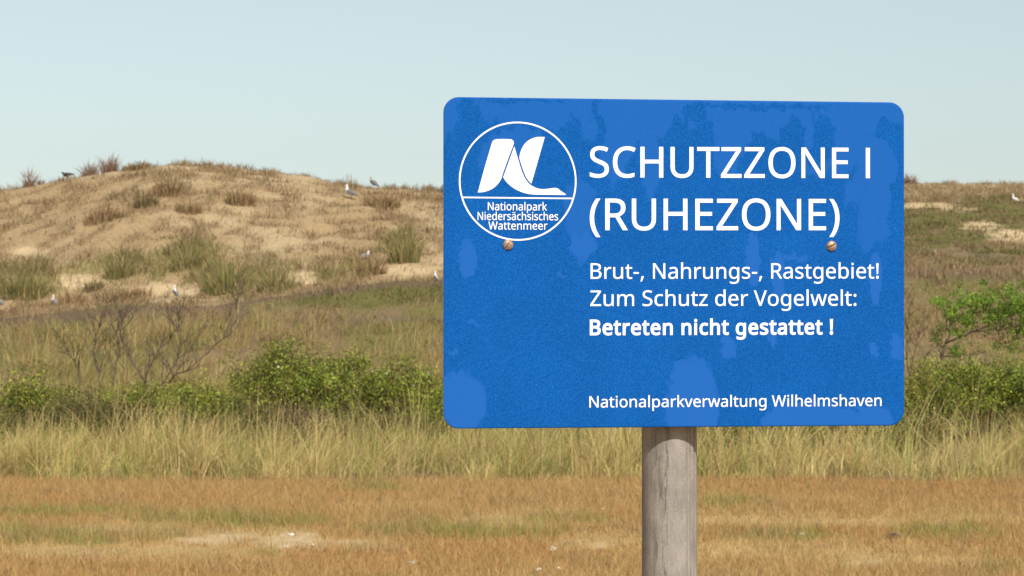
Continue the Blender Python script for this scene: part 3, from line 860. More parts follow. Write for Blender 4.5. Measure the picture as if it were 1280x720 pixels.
GLYPHS = json.loads(r'''{"!":[216,[[131,161,85,161,65,573,151,573],[58,43,59,61,64,75,72,85,83,92,94,96,107,97,120,96,132,92,142,85,151,75,156,61,157,43,156,26,151,12,142,2,132,-6,120,-10,107,-11,94,-10,83,-6,72,2,64,12,59,26]]],"(":[241,[[32,220,33,263,38,306,45,348,54,389,67,429,83,468,103,504,125,540,150,573,217,573,182,521,154,465,132,407,116,346,107,284,103,221,105,179,109,139,116,98,126,58,139,19,154,-20,172,-57,192,-92,216,-127,150,-127,125,-94,103,-60,83,-24,67,14,54,53,45,94,38,135,33,177]]],")":[241,[[209,220,207,177,203,135,196,94,186,53,173,14,158,-24,139,-60,116,-94,91,-127,25,-127,48,-92,69,-57,87,-20,102,19,114,58,124,98,131,139,136,179,137,221,136,263,131,304,124,346,114,386,102,426,87,465,69,503,48,539,24,573,91,573,116,540,139,504,158,468,173,429,186,389,196,348,203,306,207,263]]],",":[215,[[154,84,136,23,111,-42,85,-103,33,-103,49,-38,63,31,73,93,148,93]]],"-":[258,[[32,184,32,246,226,246,226,184]]],":":[215,[[58,43,59,61,64,75,72,85,82,92,94,96,107,97,120,96,132,92,142,85,151,75,156,61,157,43,156,26,151,12,142,2,132,-6,120,-10,107,-11,94,-10,82,-6,72,2,64,12,59,26],[58,387,59,405,64,419,72,429,82,436,94,440,107,441,120,440,132,436,142,429,151,419,156,405,157,387,156,369,151,355,142,345,132,338,120,333,107,332,94,333,82,338,72,345,64,355,59,369]]],"B":[521,[[241,573,307,569,361,558,404,541,434,515,453,478,459,431,457,409,453,389,446,371,437,354,424,340,409,328,392,317,372,309,350,304,350,300,373,295,395,288,415,279,433,267,448,253,461,236,470,215,476,191,478,163,475,130,467,100,454,74,436,52,413,33,385,19,354,8,318,2,279,0,78,0,78,573],[256,329,300,331,334,339,357,352,372,371,381,394,384,423,380,451,369,474,351,490,324,502,289,509,245,511,150,511,150,329],[150,269,150,61,265,61,311,64,346,74,371,91,388,112,398,138,401,168,399,188,395,205,388,221,377,235,362,247,344,256,321,263,293,267,260,269]]],"C":[507,[[323,517,294,516,266,510,241,502,217,490,196,474,178,456,162,434,149,410,139,383,131,353,127,321,125,286,128,241,135,200,147,164,164,132,186,105,213,83,244,68,281,58,322,55,347,56,371,58,394,62,460,78,460,15,438,8,416,2,393,-2,369,-6,342,-7,312,-8,257,-4,208,8,166,28,130,56,101,90,78,131,62,178,52,230,49,287,51,329,57,369,67,406,81,440,99,471,120,499,145,523,174,543,206,559,242,571,281,578,324,581,353,580,381,577,409,572,435,565,460,557,482,547,453,486,394,508,372,513,348,516]]],"E":[446,[[398,0,78,0,78,573,398,573,398,509,150,509,150,330,383,330,383,268,150,268,150,63,398,63]]],"H":[594,[[516,0,443,0,443,267,150,267,150,0,78,0,78,573,150,573,150,330,443,330,443,573,516,573]]],"N":[609,[[532,0,447,0,141,476,138,476,141,432,143,378,144,320,144,0,78,0,78,573,161,573,467,99,470,99,468,137,466,193,464,249,464,573,532,573]]],"O":[626,[[577,287,576,244,570,204,561,166,547,132,531,101,510,73,486,49,459,29,428,13,393,1,355,-6,314,-8,271,-6,232,1,196,13,165,29,138,49,114,73,94,101,78,132,65,167,56,204,51,245,49,288,52,344,62,396,78,442,100,482,130,517,166,545,208,565,258,577,314,581,369,577,417,565,459,545,495,517,524,483,547,442,564,396,574,344],[125,287,127,241,134,200,145,163,161,131,182,104,207,83,238,67,273,58,314,55,354,58,390,67,420,83,445,104,465,131,481,163,492,200,499,241,501,287,496,354,481,411,456,457,421,491,373,511,314,518,274,515,238,506,207,490,182,469,161,443,145,411,134,374,127,333]]],"R":[499,[[236,573,281,571,320,565,353,555,381,540,404,522,422,500,434,474,442,444,444,410,442,381,437,356,427,334,415,315,401,298,385,285,367,274,349,264,330,257,487,0,403,0,264,237,150,237,150,0,78,0,78,573],[232,510,150,510,150,298,236,298,278,301,312,310,338,325,355,347,366,374,370,407,368,430,363,450,355,467,343,480,328,491,310,500,287,505,261,509]]],"S":[440,[[403,153,400,121,392,92,378,66,359,44,335,26,307,11,274,1,238,-6,198,-8,137,-5,83,4,41,19,41,88,62,80,86,72,113,65,142,59,171,56,201,55,228,56,252,60,273,66,290,74,305,85,316,98,324,113,329,129,330,147,329,164,325,180,318,194,308,207,295,218,277,230,255,241,228,252,196,265,131,294,114,305,98,317,85,330,74,344,65,359,57,375,52,393,49,413,48,435,51,464,58,490,71,513,89,533,110,550,136,563,165,573,197,579,231,581,262,580,290,577,318,572,343,565,367,558,389,549,366,487,302,508,278,513,254,516,229,517,207,516,187,513,169,507,155,499,142,489,133,478,126,464,122,450,121,434,122,416,126,400,133,386,143,373,156,362,172,351,193,341,217,330,246,318,278,306,307,293,332,279,353,264,371,247,385,228,395,206,401,181]]],"T":[446,[[259,0,187,0,187,509,8,509,8,573,437,573,437,509,259,509]]],"U":[586,[[513,202,511,164,503,128,489,95,470,65,446,40,416,20,380,4,338,-5,290,-8,225,-2,171,18,128,50,97,93,78,144,72,204,72,573,144,573,144,201,148,158,161,122,182,93,211,72,248,59,294,55,327,57,355,63,379,73,399,88,415,105,427,126,435,149,440,174,442,202,442,573,513,573]]],"V":[481,[[481,573,277,0,204,0,0,573,75,573,204,205,220,160,231,119,241,80,250,119,262,161,277,207,405,573]]],"W":[746,[[735,573,583,0,510,0,399,375,389,410,380,443,373,471,370,488,367,471,361,443,352,409,342,373,234,0,161,0,10,573,85,573,174,223,183,186,190,151,196,118,201,87,206,119,213,154,222,191,232,227,333,573,407,573,512,225,523,187,532,151,538,117,544,87,550,129,560,175,572,224,660,573]]],"Z":[459,[[427,0,30,0,30,55,332,508,40,508,40,573,419,573,419,518,118,64,427,64]]],"a":[450,[[231,437,279,433,318,422,347,403,368,375,381,338,385,293,385,0,334,0,320,61,317,61,304,46,292,33,279,22,265,13,250,5,234,-1,216,-5,195,-7,172,-8,148,-7,124,-2,103,6,84,16,68,30,55,48,45,68,39,92,37,119,43,159,59,192,87,219,127,238,179,251,243,257,316,259,316,285,313,317,306,342,293,359,275,371,253,378,227,380,205,379,183,376,163,370,106,347,84,400,104,410,126,419,151,426,177,432,204,436],[252,208,204,203,167,195,141,182,124,165,113,144,110,119,112,97,120,79,132,66,148,56,167,51,188,49,223,52,253,62,279,79,299,103,311,134,315,172,315,210]]],"b":[493,[[139,461,138,410,135,373,139,373,153,390,169,405,189,419,213,429,240,435,272,437,322,431,365,412,401,381,428,338,444,283,449,215,447,168,439,127,427,91,410,61,390,36,365,17,337,3,306,-5,272,-8,240,-6,213,0,189,10,169,24,153,38,139,55,133,55,119,0,68,0,68,609,139,609],[260,379,231,377,207,371,188,361,172,348,159,330,150,308,144,282,140,252,139,217,139,214,142,165,150,125,165,93,187,69,219,55,261,51,297,55,325,69,348,93,363,126,373,166,376,216,373,265,363,306,348,338,325,360,296,374]]],"c":[385,[[241,-8,204,-5,170,2,139,15,112,34,88,58,69,87,55,123,47,165,44,213,47,262,56,305,71,342,90,372,114,396,142,415,174,428,208,435,245,438,267,437,288,435,309,431,328,426,344,421,358,415,337,356,292,370,244,376,217,374,193,368,172,358,155,343,141,325,131,303,123,277,119,247,117,213,119,181,123,152,131,126,141,104,155,86,172,71,191,61,214,55,240,53,262,54,283,56,302,60,351,78,351,15,336,8,320,3,304,-2,285,-5,264,-7]]],"d":[493,[[221,-8,171,-2,128,17,92,48,65,91,49,146,44,214,49,282,66,338,93,381,128,413,171,432,221,438,243,437,262,434,280,429,296,423,310,416,323,407,335,397,345,386,354,374,359,374,356,405,354,438,354,609,425,609,425,0,368,0,358,58,354,58,345,46,335,35,323,24,310,15,296,7,279,1,262,-4,242,-7],[232,51,273,55,305,67,328,88,343,117,352,154,355,200,355,213,352,263,343,304,329,336,306,360,274,375,231,379,196,374,168,359,146,334,130,300,120,260,117,213,120,165,130,125,146,93,168,69,197,55]]],"e":[452,[[234,438,269,435,301,427,329,414,354,396,374,373,390,346,402,315,409,281,411,244,411,201,117,201,122,157,134,119,154,90,181,69,215,56,254,52,280,53,305,56,327,60,392,82,392,20,370,11,349,4,327,-1,304,-5,279,-7,251,-8,212,-5,176,3,143,17,114,36,90,61,70,91,56,126,47,167,44,212,47,257,55,297,68,333,86,364,108,390,134,411,164,426,198,435],[233,380,202,377,175,366,154,348,137,323,125,293,119,257,338,257,336,281,333,302,326,322,318,338,306,353,292,364,276,373,256,378]]],"g":[493,[[221,438,248,436,273,431,297,422,319,409,338,393,355,373,359,373,369,430,425,430,425,-7,423,-46,416,-80,404,-109,388,-135,367,-155,341,-172,310,-183,274,-190,233,-192,202,-192,174,-189,147,-186,122,-180,99,-174,78,-165,78,-100,99,-110,123,-118,149,-125,177,-130,206,-133,237,-134,271,-130,300,-119,324,-101,341,-77,352,-48,355,-13,355,4,356,32,358,57,354,57,338,37,320,21,299,8,275,-1,250,-6,221,-8,170,-2,126,18,91,51,65,95,49,149,44,214,49,278,65,332,91,377,126,411,169,431],[230,379,207,376,187,370,169,359,153,344,140,326,130,303,123,277,119,247,117,213,120,165,130,124,146,92,169,68,197,54,232,50,253,51,271,53,288,58,303,65,315,74,326,85,336,98,343,113,349,131,353,151,355,173,356,197,356,214,355,251,350,282,343,309,332,331,319,348,302,362,281,371,257,377]]],"h":[496,[[139,431,138,399,135,370,140,370,149,385,161,397,174,407,188,416,204,424,221,429,238,434,255,436,273,437,306,435,335,430,360,421,382,408,399,391,413,370,423,344,429,314,431,280,431,0,361,0,361,275,358,307,351,333,338,353,319,367,295,376,265,379,235,377,210,370,189,360,173,347,160,329,150,308,144,283,140,254,139,222,139,0,68,0,68,609,139,609]]],"i":[207,[[139,430,139,0,68,0,68,430],[104,591,115,590,124,586,133,580,140,572,144,560,145,546,144,532,140,521,133,512,124,506,115,502,104,501,93,502,83,506,75,512,68,521,64,532,63,546,64,560,68,572,75,580,83,586,93,590]]],"k":[428,[[138,291,137,257,135,221,138,221,152,240,172,264,189,285,326,430,409,430,235,246,421,0,336,0,187,200,138,158,138,0,68,0,68,609,138,609]]],"l":[207,[[139,0,68,0,68,609,139,609]]],"m":[750,[[540,438,584,434,621,421,649,401,669,371,681,330,685,280,685,0,615,0,615,277,613,308,606,333,594,353,577,367,555,376,528,379,490,374,460,362,438,342,423,315,414,280,411,237,411,0,342,0,342,277,341,298,337,317,332,333,325,347,315,359,303,367,289,374,272,377,253,379,227,377,204,370,185,360,170,347,158,329,150,308,144,283,140,255,139,223,139,0,68,0,68,430,125,430,136,371,140,371,149,385,160,398,173,409,186,418,201,425,217,431,233,435,249,437,266,438,298,436,325,430,349,420,369,406,386,388,398,366,402,366,418,388,438,406,461,420,486,430,512,436]]],"n":[496,[[275,438,322,434,361,421,391,401,413,371,426,330,431,280,431,0,361,0,361,275,358,307,351,333,338,353,319,367,295,376,265,379,222,374,189,361,166,338,151,308,142,269,139,223,139,0,68,0,68,430,125,430,136,371,140,371,150,385,162,398,175,409,190,418,206,425,222,431,239,435,257,437]]],"o":[485,[[442,216,440,181,436,150,428,121,417,95,404,71,388,51,369,33,348,18,324,7,299,-1,271,-6,241,-8,214,-6,188,-1,163,7,140,18,119,33,100,51,84,71,70,95,59,121,51,150,46,181,44,216,47,261,55,301,68,336,87,367,110,392,137,412,169,426,204,435,244,438,281,435,316,426,347,412,374,392,398,367,417,336,431,301,439,261],[117,216,119,184,123,154,130,128,141,105,155,86,172,71,192,59,216,53,243,51,270,53,294,59,314,71,331,86,345,105,356,128,363,154,367,184,369,216,367,248,363,277,355,303,345,325,331,344,314,359,294,370,270,376,242,379,202,374,171,359,147,335,130,303,120,263]]],"p":[493,[[273,438,322,432,365,413,401,383,428,339,444,284,449,216,447,170,439,129,427,93,410,62,390,37,365,17,337,3,306,-5,272,-8,251,-7,231,-4,213,1,197,7,182,15,170,24,139,55,134,55,137,20,139,-16,139,-192,68,-192,68,430,126,430,136,371,139,371,148,383,158,394,170,405,182,414,197,422,213,429,231,434,251,437],[260,379,233,377,210,371,190,362,174,349,161,333,152,313,145,289,141,261,139,229,139,216,140,182,144,152,150,126,159,103,172,85,188,70,208,59,233,53,261,51,286,53,308,60,326,72,341,88,354,108,364,131,371,157,375,186,376,217,373,262,363,302,348,334,325,359,296,374]]],"r":[331,[[269,438,295,437,319,433,310,368,287,372,264,374,248,373,232,369,217,363,202,355,189,346,176,334,166,321,156,305,149,289,143,270,140,251,139,229,139,0,68,0,68,430,126,430,134,351,137,351,147,367,158,381,170,395,183,407,198,418,214,426,231,433,249,437]]],"s":[384,[[348,119,346,92,339,69,327,49,311,32,292,18,268,6,241,-2,210,-6,176,-8,148,-7,122,-5,99,-1,78,5,59,11,42,19,42,83,104,60,128,54,153,50,178,49,211,51,236,57,256,66,269,79,277,94,280,112,279,123,276,132,271,141,264,150,253,158,239,167,174,196,103,228,84,239,69,252,57,266,48,283,43,302,41,324,46,358,61,386,85,408,118,425,157,435,202,438,228,437,252,434,275,430,298,424,319,417,339,409,315,353,258,372,238,377,218,379,197,380,171,379,149,374,131,366,118,356,111,343,108,328,109,317,113,307,119,298,127,290,139,282,154,274,219,246,289,215,306,203,321,191,333,176,341,159,346,140]]],"t":[289,[[212,50,245,53,272,59,272,5,240,-4,200,-8,178,-7,157,-3,138,4,120,13,104,27,91,44,82,66,76,93,74,125,74,375,13,375,13,409,75,437,103,528,144,528,144,430,269,430,269,375,144,375,144,127,146,103,153,83,163,69,177,58,193,52]]],"u":[496,[[427,430,427,0,370,0,359,57,356,57,346,43,334,31,321,20,306,11,290,4,273,-1,256,-5,238,-7,220,-8,187,-6,159,-1,134,8,112,21,95,38,81,59,71,85,65,114,63,148,63,430,135,430,135,153,137,122,145,96,158,76,176,62,200,53,230,51,260,53,285,59,306,69,323,82,336,100,345,121,352,146,356,175,357,206,357,430]]],"v":[407,[[163,0,0,430,75,430,167,176,180,137,193,96,201,63,204,63,214,96,227,138,241,176,332,430,407,430,244,0]]],"w":[630,[[346,243,336,276,328,308,321,335,316,357,313,357,308,335,302,307,294,275,284,242,207,1,127,1,9,431,82,431,141,201,153,154,163,109,169,73,172,73,178,97,185,128,193,160,201,188,277,431,354,431,428,188,440,149,451,109,457,74,460,74,466,108,477,153,489,201,549,431,621,431,502,1,419,1]]],"z":[377,[[346,0,31,0,31,47,262,375,45,375,45,430,340,430,340,377,112,55,346,55]]],"ä":[450,[[231,437,279,433,318,422,347,403,368,375,381,338,385,293,385,0,334,0,320,61,317,61,304,46,292,33,279,22,265,13,250,5,234,-1,216,-5,195,-7,172,-8,148,-7,124,-2,103,6,84,16,68,30,55,48,45,68,39,92,37,119,43,159,59,192,87,219,127,238,179,251,243,257,316,259,316,285,313,317,306,342,293,359,275,371,253,378,227,380,205,379,183,376,163,370,106,347,84,400,104,410,126,419,151,426,177,432,204,436],[252,208,204,203,167,195,141,182,124,165,113,144,110,119,112,97,120,79,132,66,148,56,167,51,188,49,223,52,253,62,279,79,299,103,311,134,315,172,315,210],[113,546,114,559,118,569,124,576,132,581,141,584,151,585,160,584,169,581,177,576,183,569,187,559,188,546,187,534,183,524,177,516,169,510,160,507,151,506,141,507,132,510,124,516,118,524,114,534],[264,546,265,559,269,569,275,576,282,581,291,584,301,585,310,584,319,581,327,576,333,569,337,559,338,546,337,534,333,524,327,516,319,510,310,507,301,506,291,507,282,510,275,516,269,524,265,534]]]," ":[209,[]]}''')
GLYPHS['I'] = [281, [[98, 0, 98, 573, 172, 573, 172, 0]]]
LY = -TH - .0002
def curve_mesh(name, polys, offset=0.0, ext=.00012):
    cu = bpy.data.curves.new(name, 'CURVE'); cu.dimensions = '2D'; cu.fill_mode = 'BOTH'
    cu.extrude = ext; cu.offset = offset
    for pl in polys:
        s = cu.splines.new('POLY'); s.points.add(len(pl) - 1); s.use_cyclic_u = True
        for q, (a, b_) in zip(s.points, pl): q.co = (a, b_, 0, 1)
    o = bpy.data.objects.new(name, cu)
    COL.objects.link(o)
    bpy.context.view_layer.update()
    me = bpy.data.meshes.new_from_object(o.evaluated_get(bpy.context.evaluated_depsgraph_get()))
    bpy.data.objects.remove(o); bpy.data.curves.remove(cu)
    me.name = name
    # lay the flat drawing (x, y) on the face (x, z)
    for v in me.vertices: v.co = (v.co.x, LY - v.co.z, v.co.y)
    me.flip_normals() if False else None
    return me
def thicken(polys, d):
    """grow the strokes of a letter by d on every side"""
    def area(p): return sum(p[i - 1][0] * p[i][1] - p[i][0] * p[i - 1][1] for i in range(len(p))) / 2
    sg = 1 if area(max(polys, key=lambda p: abs(area(p)))) > 0 else -1
    out = []
    for p in polys:
        q = []
        for a in p:
            if not q or math.hypot(a[0] - q[-1][0], a[1] - q[-1][1]) > 6: q.append(a)
        if len(q) > 3 and math.hypot(q[0][0] - q[-1][0], q[0][1] - q[-1][1]) <= 6: q.pop()
        r = []
        for i in range(len(q)):
            a, b_, c = Vector(q[i - 1]), Vector(q[i]), Vector(q[(i + 1) % len(q)])
            e1, e2 = (b_ - a).normalized(), (c - b_).normalized()
            n1, n2 = Vector((e1.y, -e1.x)) * sg, Vector((e2.y, -e2.x)) * sg
            m_ = n1 + n2
            m_ = n1 if m_.length < .3 else m_ / max(.45, m_.length_squared / 2)
            r.append((b_.x + m_.x * d, b_.y + m_.y * d))
        out.append(r)
    return out
def text_line(s, pxl, base_l, pxr, base_r, cap_px, bold=0.0, track=0.0, name='lettering'):
    polys = []; pen = 0.0; lo, hi = 1e9, -1e9
    for ch in s:
        adv, pl = GLYPHS[ch]
        cs = [[(q[i] + pen, q[i + 1]) for i in range(0, len(q), 2)] for q in pl]
        if bold > 15 and ch == 'g':      # open the tight notch under the bowl before growing the stroke
            cs[0] = [a for a in cs[0] if not (300 < a[0] - pen < 359 and 0 < a[1] < 60)]
            k = max(range(len(cs[0])), key=lambda i: (abs(cs[0][i][0] - pen - 355) < 1 and cs[0][i][1] < 0))
            cs[0].insert(k + 1, (350 + pen, 24))
        if cs and bold: cs = thicken(cs, bold)
        for pts in cs:
            lo = min(lo, min(a for a, _ in pts)); hi = max(hi, max(a for a, _ in pts)); polys.append(pts)
        pen += adv + track
    x0, z0 = on_sign(pxl, base_l); x1, z1 = on_sign(pxr, base_r)
    _, zc = on_sign(pxl, base_l - cap_px)
    sx = (x1 - x0) / (hi - lo); sz = (zc - z0) / 573.0; sl = (z1 - z0) / (x1 - x0)
    out = [[(x0 + (a - lo) * sx, z0 + b_ * sz + (a - lo) * sx * sl) for a, b_ in pl] for pl in polys]
    # each letter filled on its own, then gathered into one line
    bm = bmesh.new(); k0 = 0
    for ch in s:
        k1 = k0 + len(GLYPHS[ch][1])
        if k1 > k0:
            lm = curve_mesh(name, out[k0:k1]); bm.from_mesh(lm); bpy.data.meshes.remove(lm)
        k0 = k1
    me = bpy.data.meshes.new(name); bm.to_mesh(me); bm.free()
    return link(name, me, M_WHITE, panel)
text_line('SCHUTZZONE I', 737, 221.5, 1087, 222.5, 38, 4)
text_line('(RUHEZONE)', 737, 287.5, 1049, 287.5, 39, 4)
text_line('Brut-, Nahrungs-, Rastgebiet!', 738, 348.5, 1098, 348, 19.3, 1)
text_line('Zum Schutz der Vogelwelt:', 737.5, 382.5, 1070, 382, 19.3, 1)
text_line('Betreten nicht gestattet !', 737, 418.5, 1041, 417.5, 18.4, 21, 30)
text_line('Nationalparkverwaltung Wilhelmshaven', 736.5, 509.3, 1101.5, 507.3, 14.0, 3)
# round emblem
def circ(cx, cy, r, n=96): return [(cx + r * math.cos(2 * math.pi * i / n), cy + r * math.sin(2 * math.pi * i / n)) for i in range(n)]
ccx, ccz = on_sign(646.9, 226.5)
xl, zl = on_sign(573.4, 226.5); xr, _ = on_sign(720.4, 226.5)
RO = (xr - xl) / 2; ccx = (xl + xr) / 2; STK = .0024
ringp = curve_mesh('emblem_ring', [circ(ccx, ccz, RO), circ(ccx, ccz, RO - STK)])
za = on_sign(579, 246.8)[1]; zb_ = on_sign(715, 248.1)[1]
xa = ccx - math.sqrt(RO ** 2 - (za - ccz) ** 2) + STK * .5; xb = ccx + math.sqrt(RO ** 2 - (zb_ - ccz) ** 2) - STK * .5
link('emblem_ring', ringp, M_WHITE, panel)
link('emblem_rule', curve_mesh('emblem_rule', [[(xa, za - .0011), (xb, zb_ - .0011), (xb, zb_ + .0011), (xa, za + .0011)]]), M_WHITE, panel)
def smooth_poly(pts, sharp, n=5):
    """closed Catmull-Rom with corners kept sharp at the given indices"""
    N = len(pts); out = []
    for i in range(N):
        p0, p1, p2, p3 = [Vector(pts[(i + k) % N]) for k in (-1, 0, 1, 2)]
        if i % N in sharp: p0 = p1
        if (i + 1) % N in sharp: p3 = p2
        for t in range(n):
            t /= n
            out.append(.5 * ((2 * p1) + (p2 - p0) * t + (2 * p0 - 5 * p1 + 4 * p2 - p3) * t * t + (3 * p1 - p0 - 3 * p2 + p3) * t ** 3))
    return [(v.x, v.y) for v in out]
def emb(pts, sharp):
    pl = smooth_poly(pts, sharp)
    return [on_sign(560 + a / 4.235, 140 + b_ / 4.235) for a, b_ in pl]
EA = emb([(155, 428), (190, 300), (226, 178), (236, 153), (258, 143), (325, 143), (341, 148), (349, 161), (346, 175), (318, 250), (289, 330), (283, 352), (266, 380), (240, 404), (210, 419), (182, 426)], {0, 1, 10})
EB = emb([(350, 178), (320, 262), (290, 345), (303, 366), (327, 390), (357, 411), (397, 428), (445, 438), (530, 440), (620, 441), (626, 436), (596, 416), (580, 404), (560, 401), (522, 406), (487, 406), (457, 397), (430, 379), (408, 350), (390, 310), (370, 245)], {0, 2, 9, 10})
EC = emb([(513, 131), (470, 132), (436, 143), (406, 166), (386, 200), (376, 240), (385, 275), (398, 315), (416, 354), (441, 382), (477, 257)], {0, 9, 10})
link('emblem_wave', curve_mesh('emblem_wave', [EA], -.0004), M_WHITE, panel)
link('emblem_wave', curve_mesh('emblem_wave', [EB], -.0004), M_WHITE, panel)
link('emblem_wave', curve_mesh('emblem_wave', [EC], -.0004), M_WHITE, panel)
text_line('Nationalpark', 609.6, 262.8, 683.5, 263.2, 9.9, 3)
text_line('Niedersächsisches', 596.8, 275, 697.4, 275.4, 9.9, 3)
text_line('Wattenmeer', 610.3, 286.9, 684, 287.1, 9.9, 3)
# slotted bolt heads
M_BOLT = plain_mat('rusty_bronze', (.34, .23, .165), .5, .45, .55, 260, .3)
M_RUST = plain_mat('rust', (.16, .07, .03), .9, 0, .5, 200)
def bolt(px, py, ang):
    bx, bz = on_sign(px, py); r = .0082; n = 33
    g = np.linspace(-1, 1, n); X, Z = np.meshgrid(g, g); X, Z = X.ravel(), Z.ravel()
    dx, dz = X * np.sqrt(1 - Z * Z / 2), Z * np.sqrt(1 - X * X / 2)
    rr = np.hypot(dx, dz).clip(0, 1)
    hgt = .0042 * np.sqrt(np.clip(1 - rr ** 2 * .96, 0, 1)) + .0006
    cross = -dx * math.sin(ang) + dz * math.cos(ang)
    hgt = np.where(np.abs(cross) < .16, np.maximum(hgt - .0032, .0003), hgt)
    hgt = np.where(rr > .995, 0, hgt)
    V = np.stack([bx + dx * r, -TH - .0001 - hgt, bz + dz * r], 1)
    ii_ = (np.arange(n - 1)[:, None] * n + np.arange(n - 1)[None]).ravel()
    me = quads_mesh('bolt', V, np.stack([ii_, ii_ + 1, ii_ + 1 + n, ii_ + n], 1))
    link('bolt', me, M_BOLT, panel)
bolt(635, 306, .9); bolt(1039, 307.5, .35)
# rail behind the panel, then the post
def rail():
    bm = bmesh.new(); z0 = on_sign(837, 306.5)[1]
    bmesh.ops.create_cube(bm, size=1, matrix=Matrix.Translation((-.0, TH + .0002 + .00725, z0)) @ Matrix.Diagonal((.60, .0145, .05, 1)))
    bmesh.ops.bevel(bm, geom=bm.edges[:], offset=.0015, segments=2, affect='EDGES')
    me = bpy.data.meshes.new('back_rail'); bm.to_mesh(me); bm.free(); return me
link('back_rail', rail(), M_ALU, sign, PM)

m, nt, p = new_mat('weathered_post_wood')
tc = nd(nt, 'ShaderNodeTexCoord')
mp = nd(nt, 'ShaderNodeMapping'); mp.inputs['Scale'].default_value = (1, 1, .16)
nt.links.new(tc.outputs['Object'], mp.inputs['Vector'])
g1 = noise_node(nt, 130, 6, .7, mp.outputs[0])
mp2 = nd(nt, 'ShaderNodeMapping'); mp2.inputs['Scale'].default_value = (1, 1, .5)
nt.links.new(tc.outputs['Object'], mp2.inputs['Vector'])
g2 = noise_node(nt, 34, 5, .65, mp2.outputs[0])
g3 = noise_node(nt, 420, 3, .7, tc.outputs['Object'])
rampn = nd(nt, 'ShaderNodeValToRGB')
rampn.color_ramp.elements[0].position = .34; rampn.color_ramp.elements[0].color = (.215, .195, .175, 1)
rampn.color_ramp.elements[1].position = .60; rampn.color_ramp.elements[1].color = (.30, .268, .238, 1)
nt.links.new(g2.outputs['Fac'], rampn.inputs[0])
c1 = mul_color(nt, rampn.outputs[0], g1.outputs['Fac'], .88, 1.12)
c2 = mul_color(nt, c1, g3.outputs['Fac'], .74, 1.22)
at = nd(nt, 'ShaderNodeAttribute', attribute_name='tint')
mx = nd(nt, 'ShaderNodeVectorMath', operation='MULTIPLY')
nt.links.new(c2, mx.inputs[0]); nt.links.new(at.outputs['Color'], mx.inputs[1])
nt.links.new(mx.outputs[0], p.inputs['Base Color'])
p.inputs['Roughness'].default_value = .9; p.inputs['Specular IOR Level'].default_value = .15
b = nd(nt, 'ShaderNodeBump'); b.inputs['Strength'].default_value = .35; b.inputs['Distance'].default_value = .004
nt.links.new(g1.outputs['Fac'], b.inputs['Height']); nt.links.new(b.outputs[0], p.inputs['Normal'])
NA, NR = 200, 900
aa, zz = np.meshgrid(np.arange(NA) / NA * 2 * np.pi, np.linspace(-.45, 1.955, NR))
aa, zz = aa.ravel(), zz.ravel()
# angle 0 = towards the viewer, growing to the right
rad = POST_R * (1 + .004 * np.sin(3 * aa + 1)) - .0008 * (fbm(aa * 9, zz * 2.2, 3, 4) - .5)
dirt = np.ones((len(aa), 3))
def crack(a0, wob, z0, z1, depth, width, seed):
    global rad, dirt
    c0 = a0 + wob * (fbm(zz * 5, zz * 0, seed, 3) - .5)
    d = np.abs(aa - c0) / width
    m_ = np.exp(-d ** 2) * sstep(z0, z0 + .05, zz) * (1 - sstep(z1 - .05, z1, zz))
    rad = rad - depth * m_; dirt = dirt * (1 - .40 * m_)[:, None]
crack(1.12, .08, -.4, 1.95, .0035, .055, 71)
crack(.80, .08, 1.0, 1.60, .0004, .016, 72)
crack(.62, .06, 1.1, 1.95, .0003, .016, 75)
crack(2.6, .2, .2, 1.5, .003, .03, 74); crack(4.1, .2, .4, 1.9, .003, .03, 76)
# flaking dark lichen line left of the middle
dl = np.exp(-((aa - (6.283 - .2 + .25 * (fbm(zz * 9, zz * 0 + 3, 77, 3) - .5))) / .055) ** 2) * sstep(.44, .60, fbm(aa * 24, zz * 75, 78, 4))
dirt = dirt * (1 - .6 * dl)[:, None]
st = np.exp(-((aa - (6.283 - .45)) / .3) ** 2) * sstep(.46, .66, fbm(aa * 7, zz * 17, 79, 5, .7))
dirt = dirt * (1 - .45 * st)[:, None]
V = np.stack([rad * np.sin(aa), -rad * np.cos(aa), zz], 1)
i_, j_ = np.meshgrid(np.arange(NA), np.arange(NR - 1)); i_, j_ = i_.ravel(), j_.ravel()
Q = np.stack([j_ * NA + i_, j_ * NA + (i_ + 1) % NA, (j_ + 1) * NA + (i_ + 1) % NA, (j_ + 1) * NA + i_], 1)
topv = len(V)
V = np.concatenate([V, [[0, 0, 1.96]]]); dirt = np.concatenate([dirt, [[.8, .8, .8]]])
loops = list(Q.ravel()); tot = [4] * len(Q)
for k in range(NA): loops += [(NR - 1) * NA + k, (NR - 1) * NA + (k + 1) % NA, topv]; tot.append(3)
pm = np_mesh('post', V, loops, np.concatenate([[0], np.cumsum(tot)[:-1]]), tot, dirt, True)
link('post', pm, m, sign)
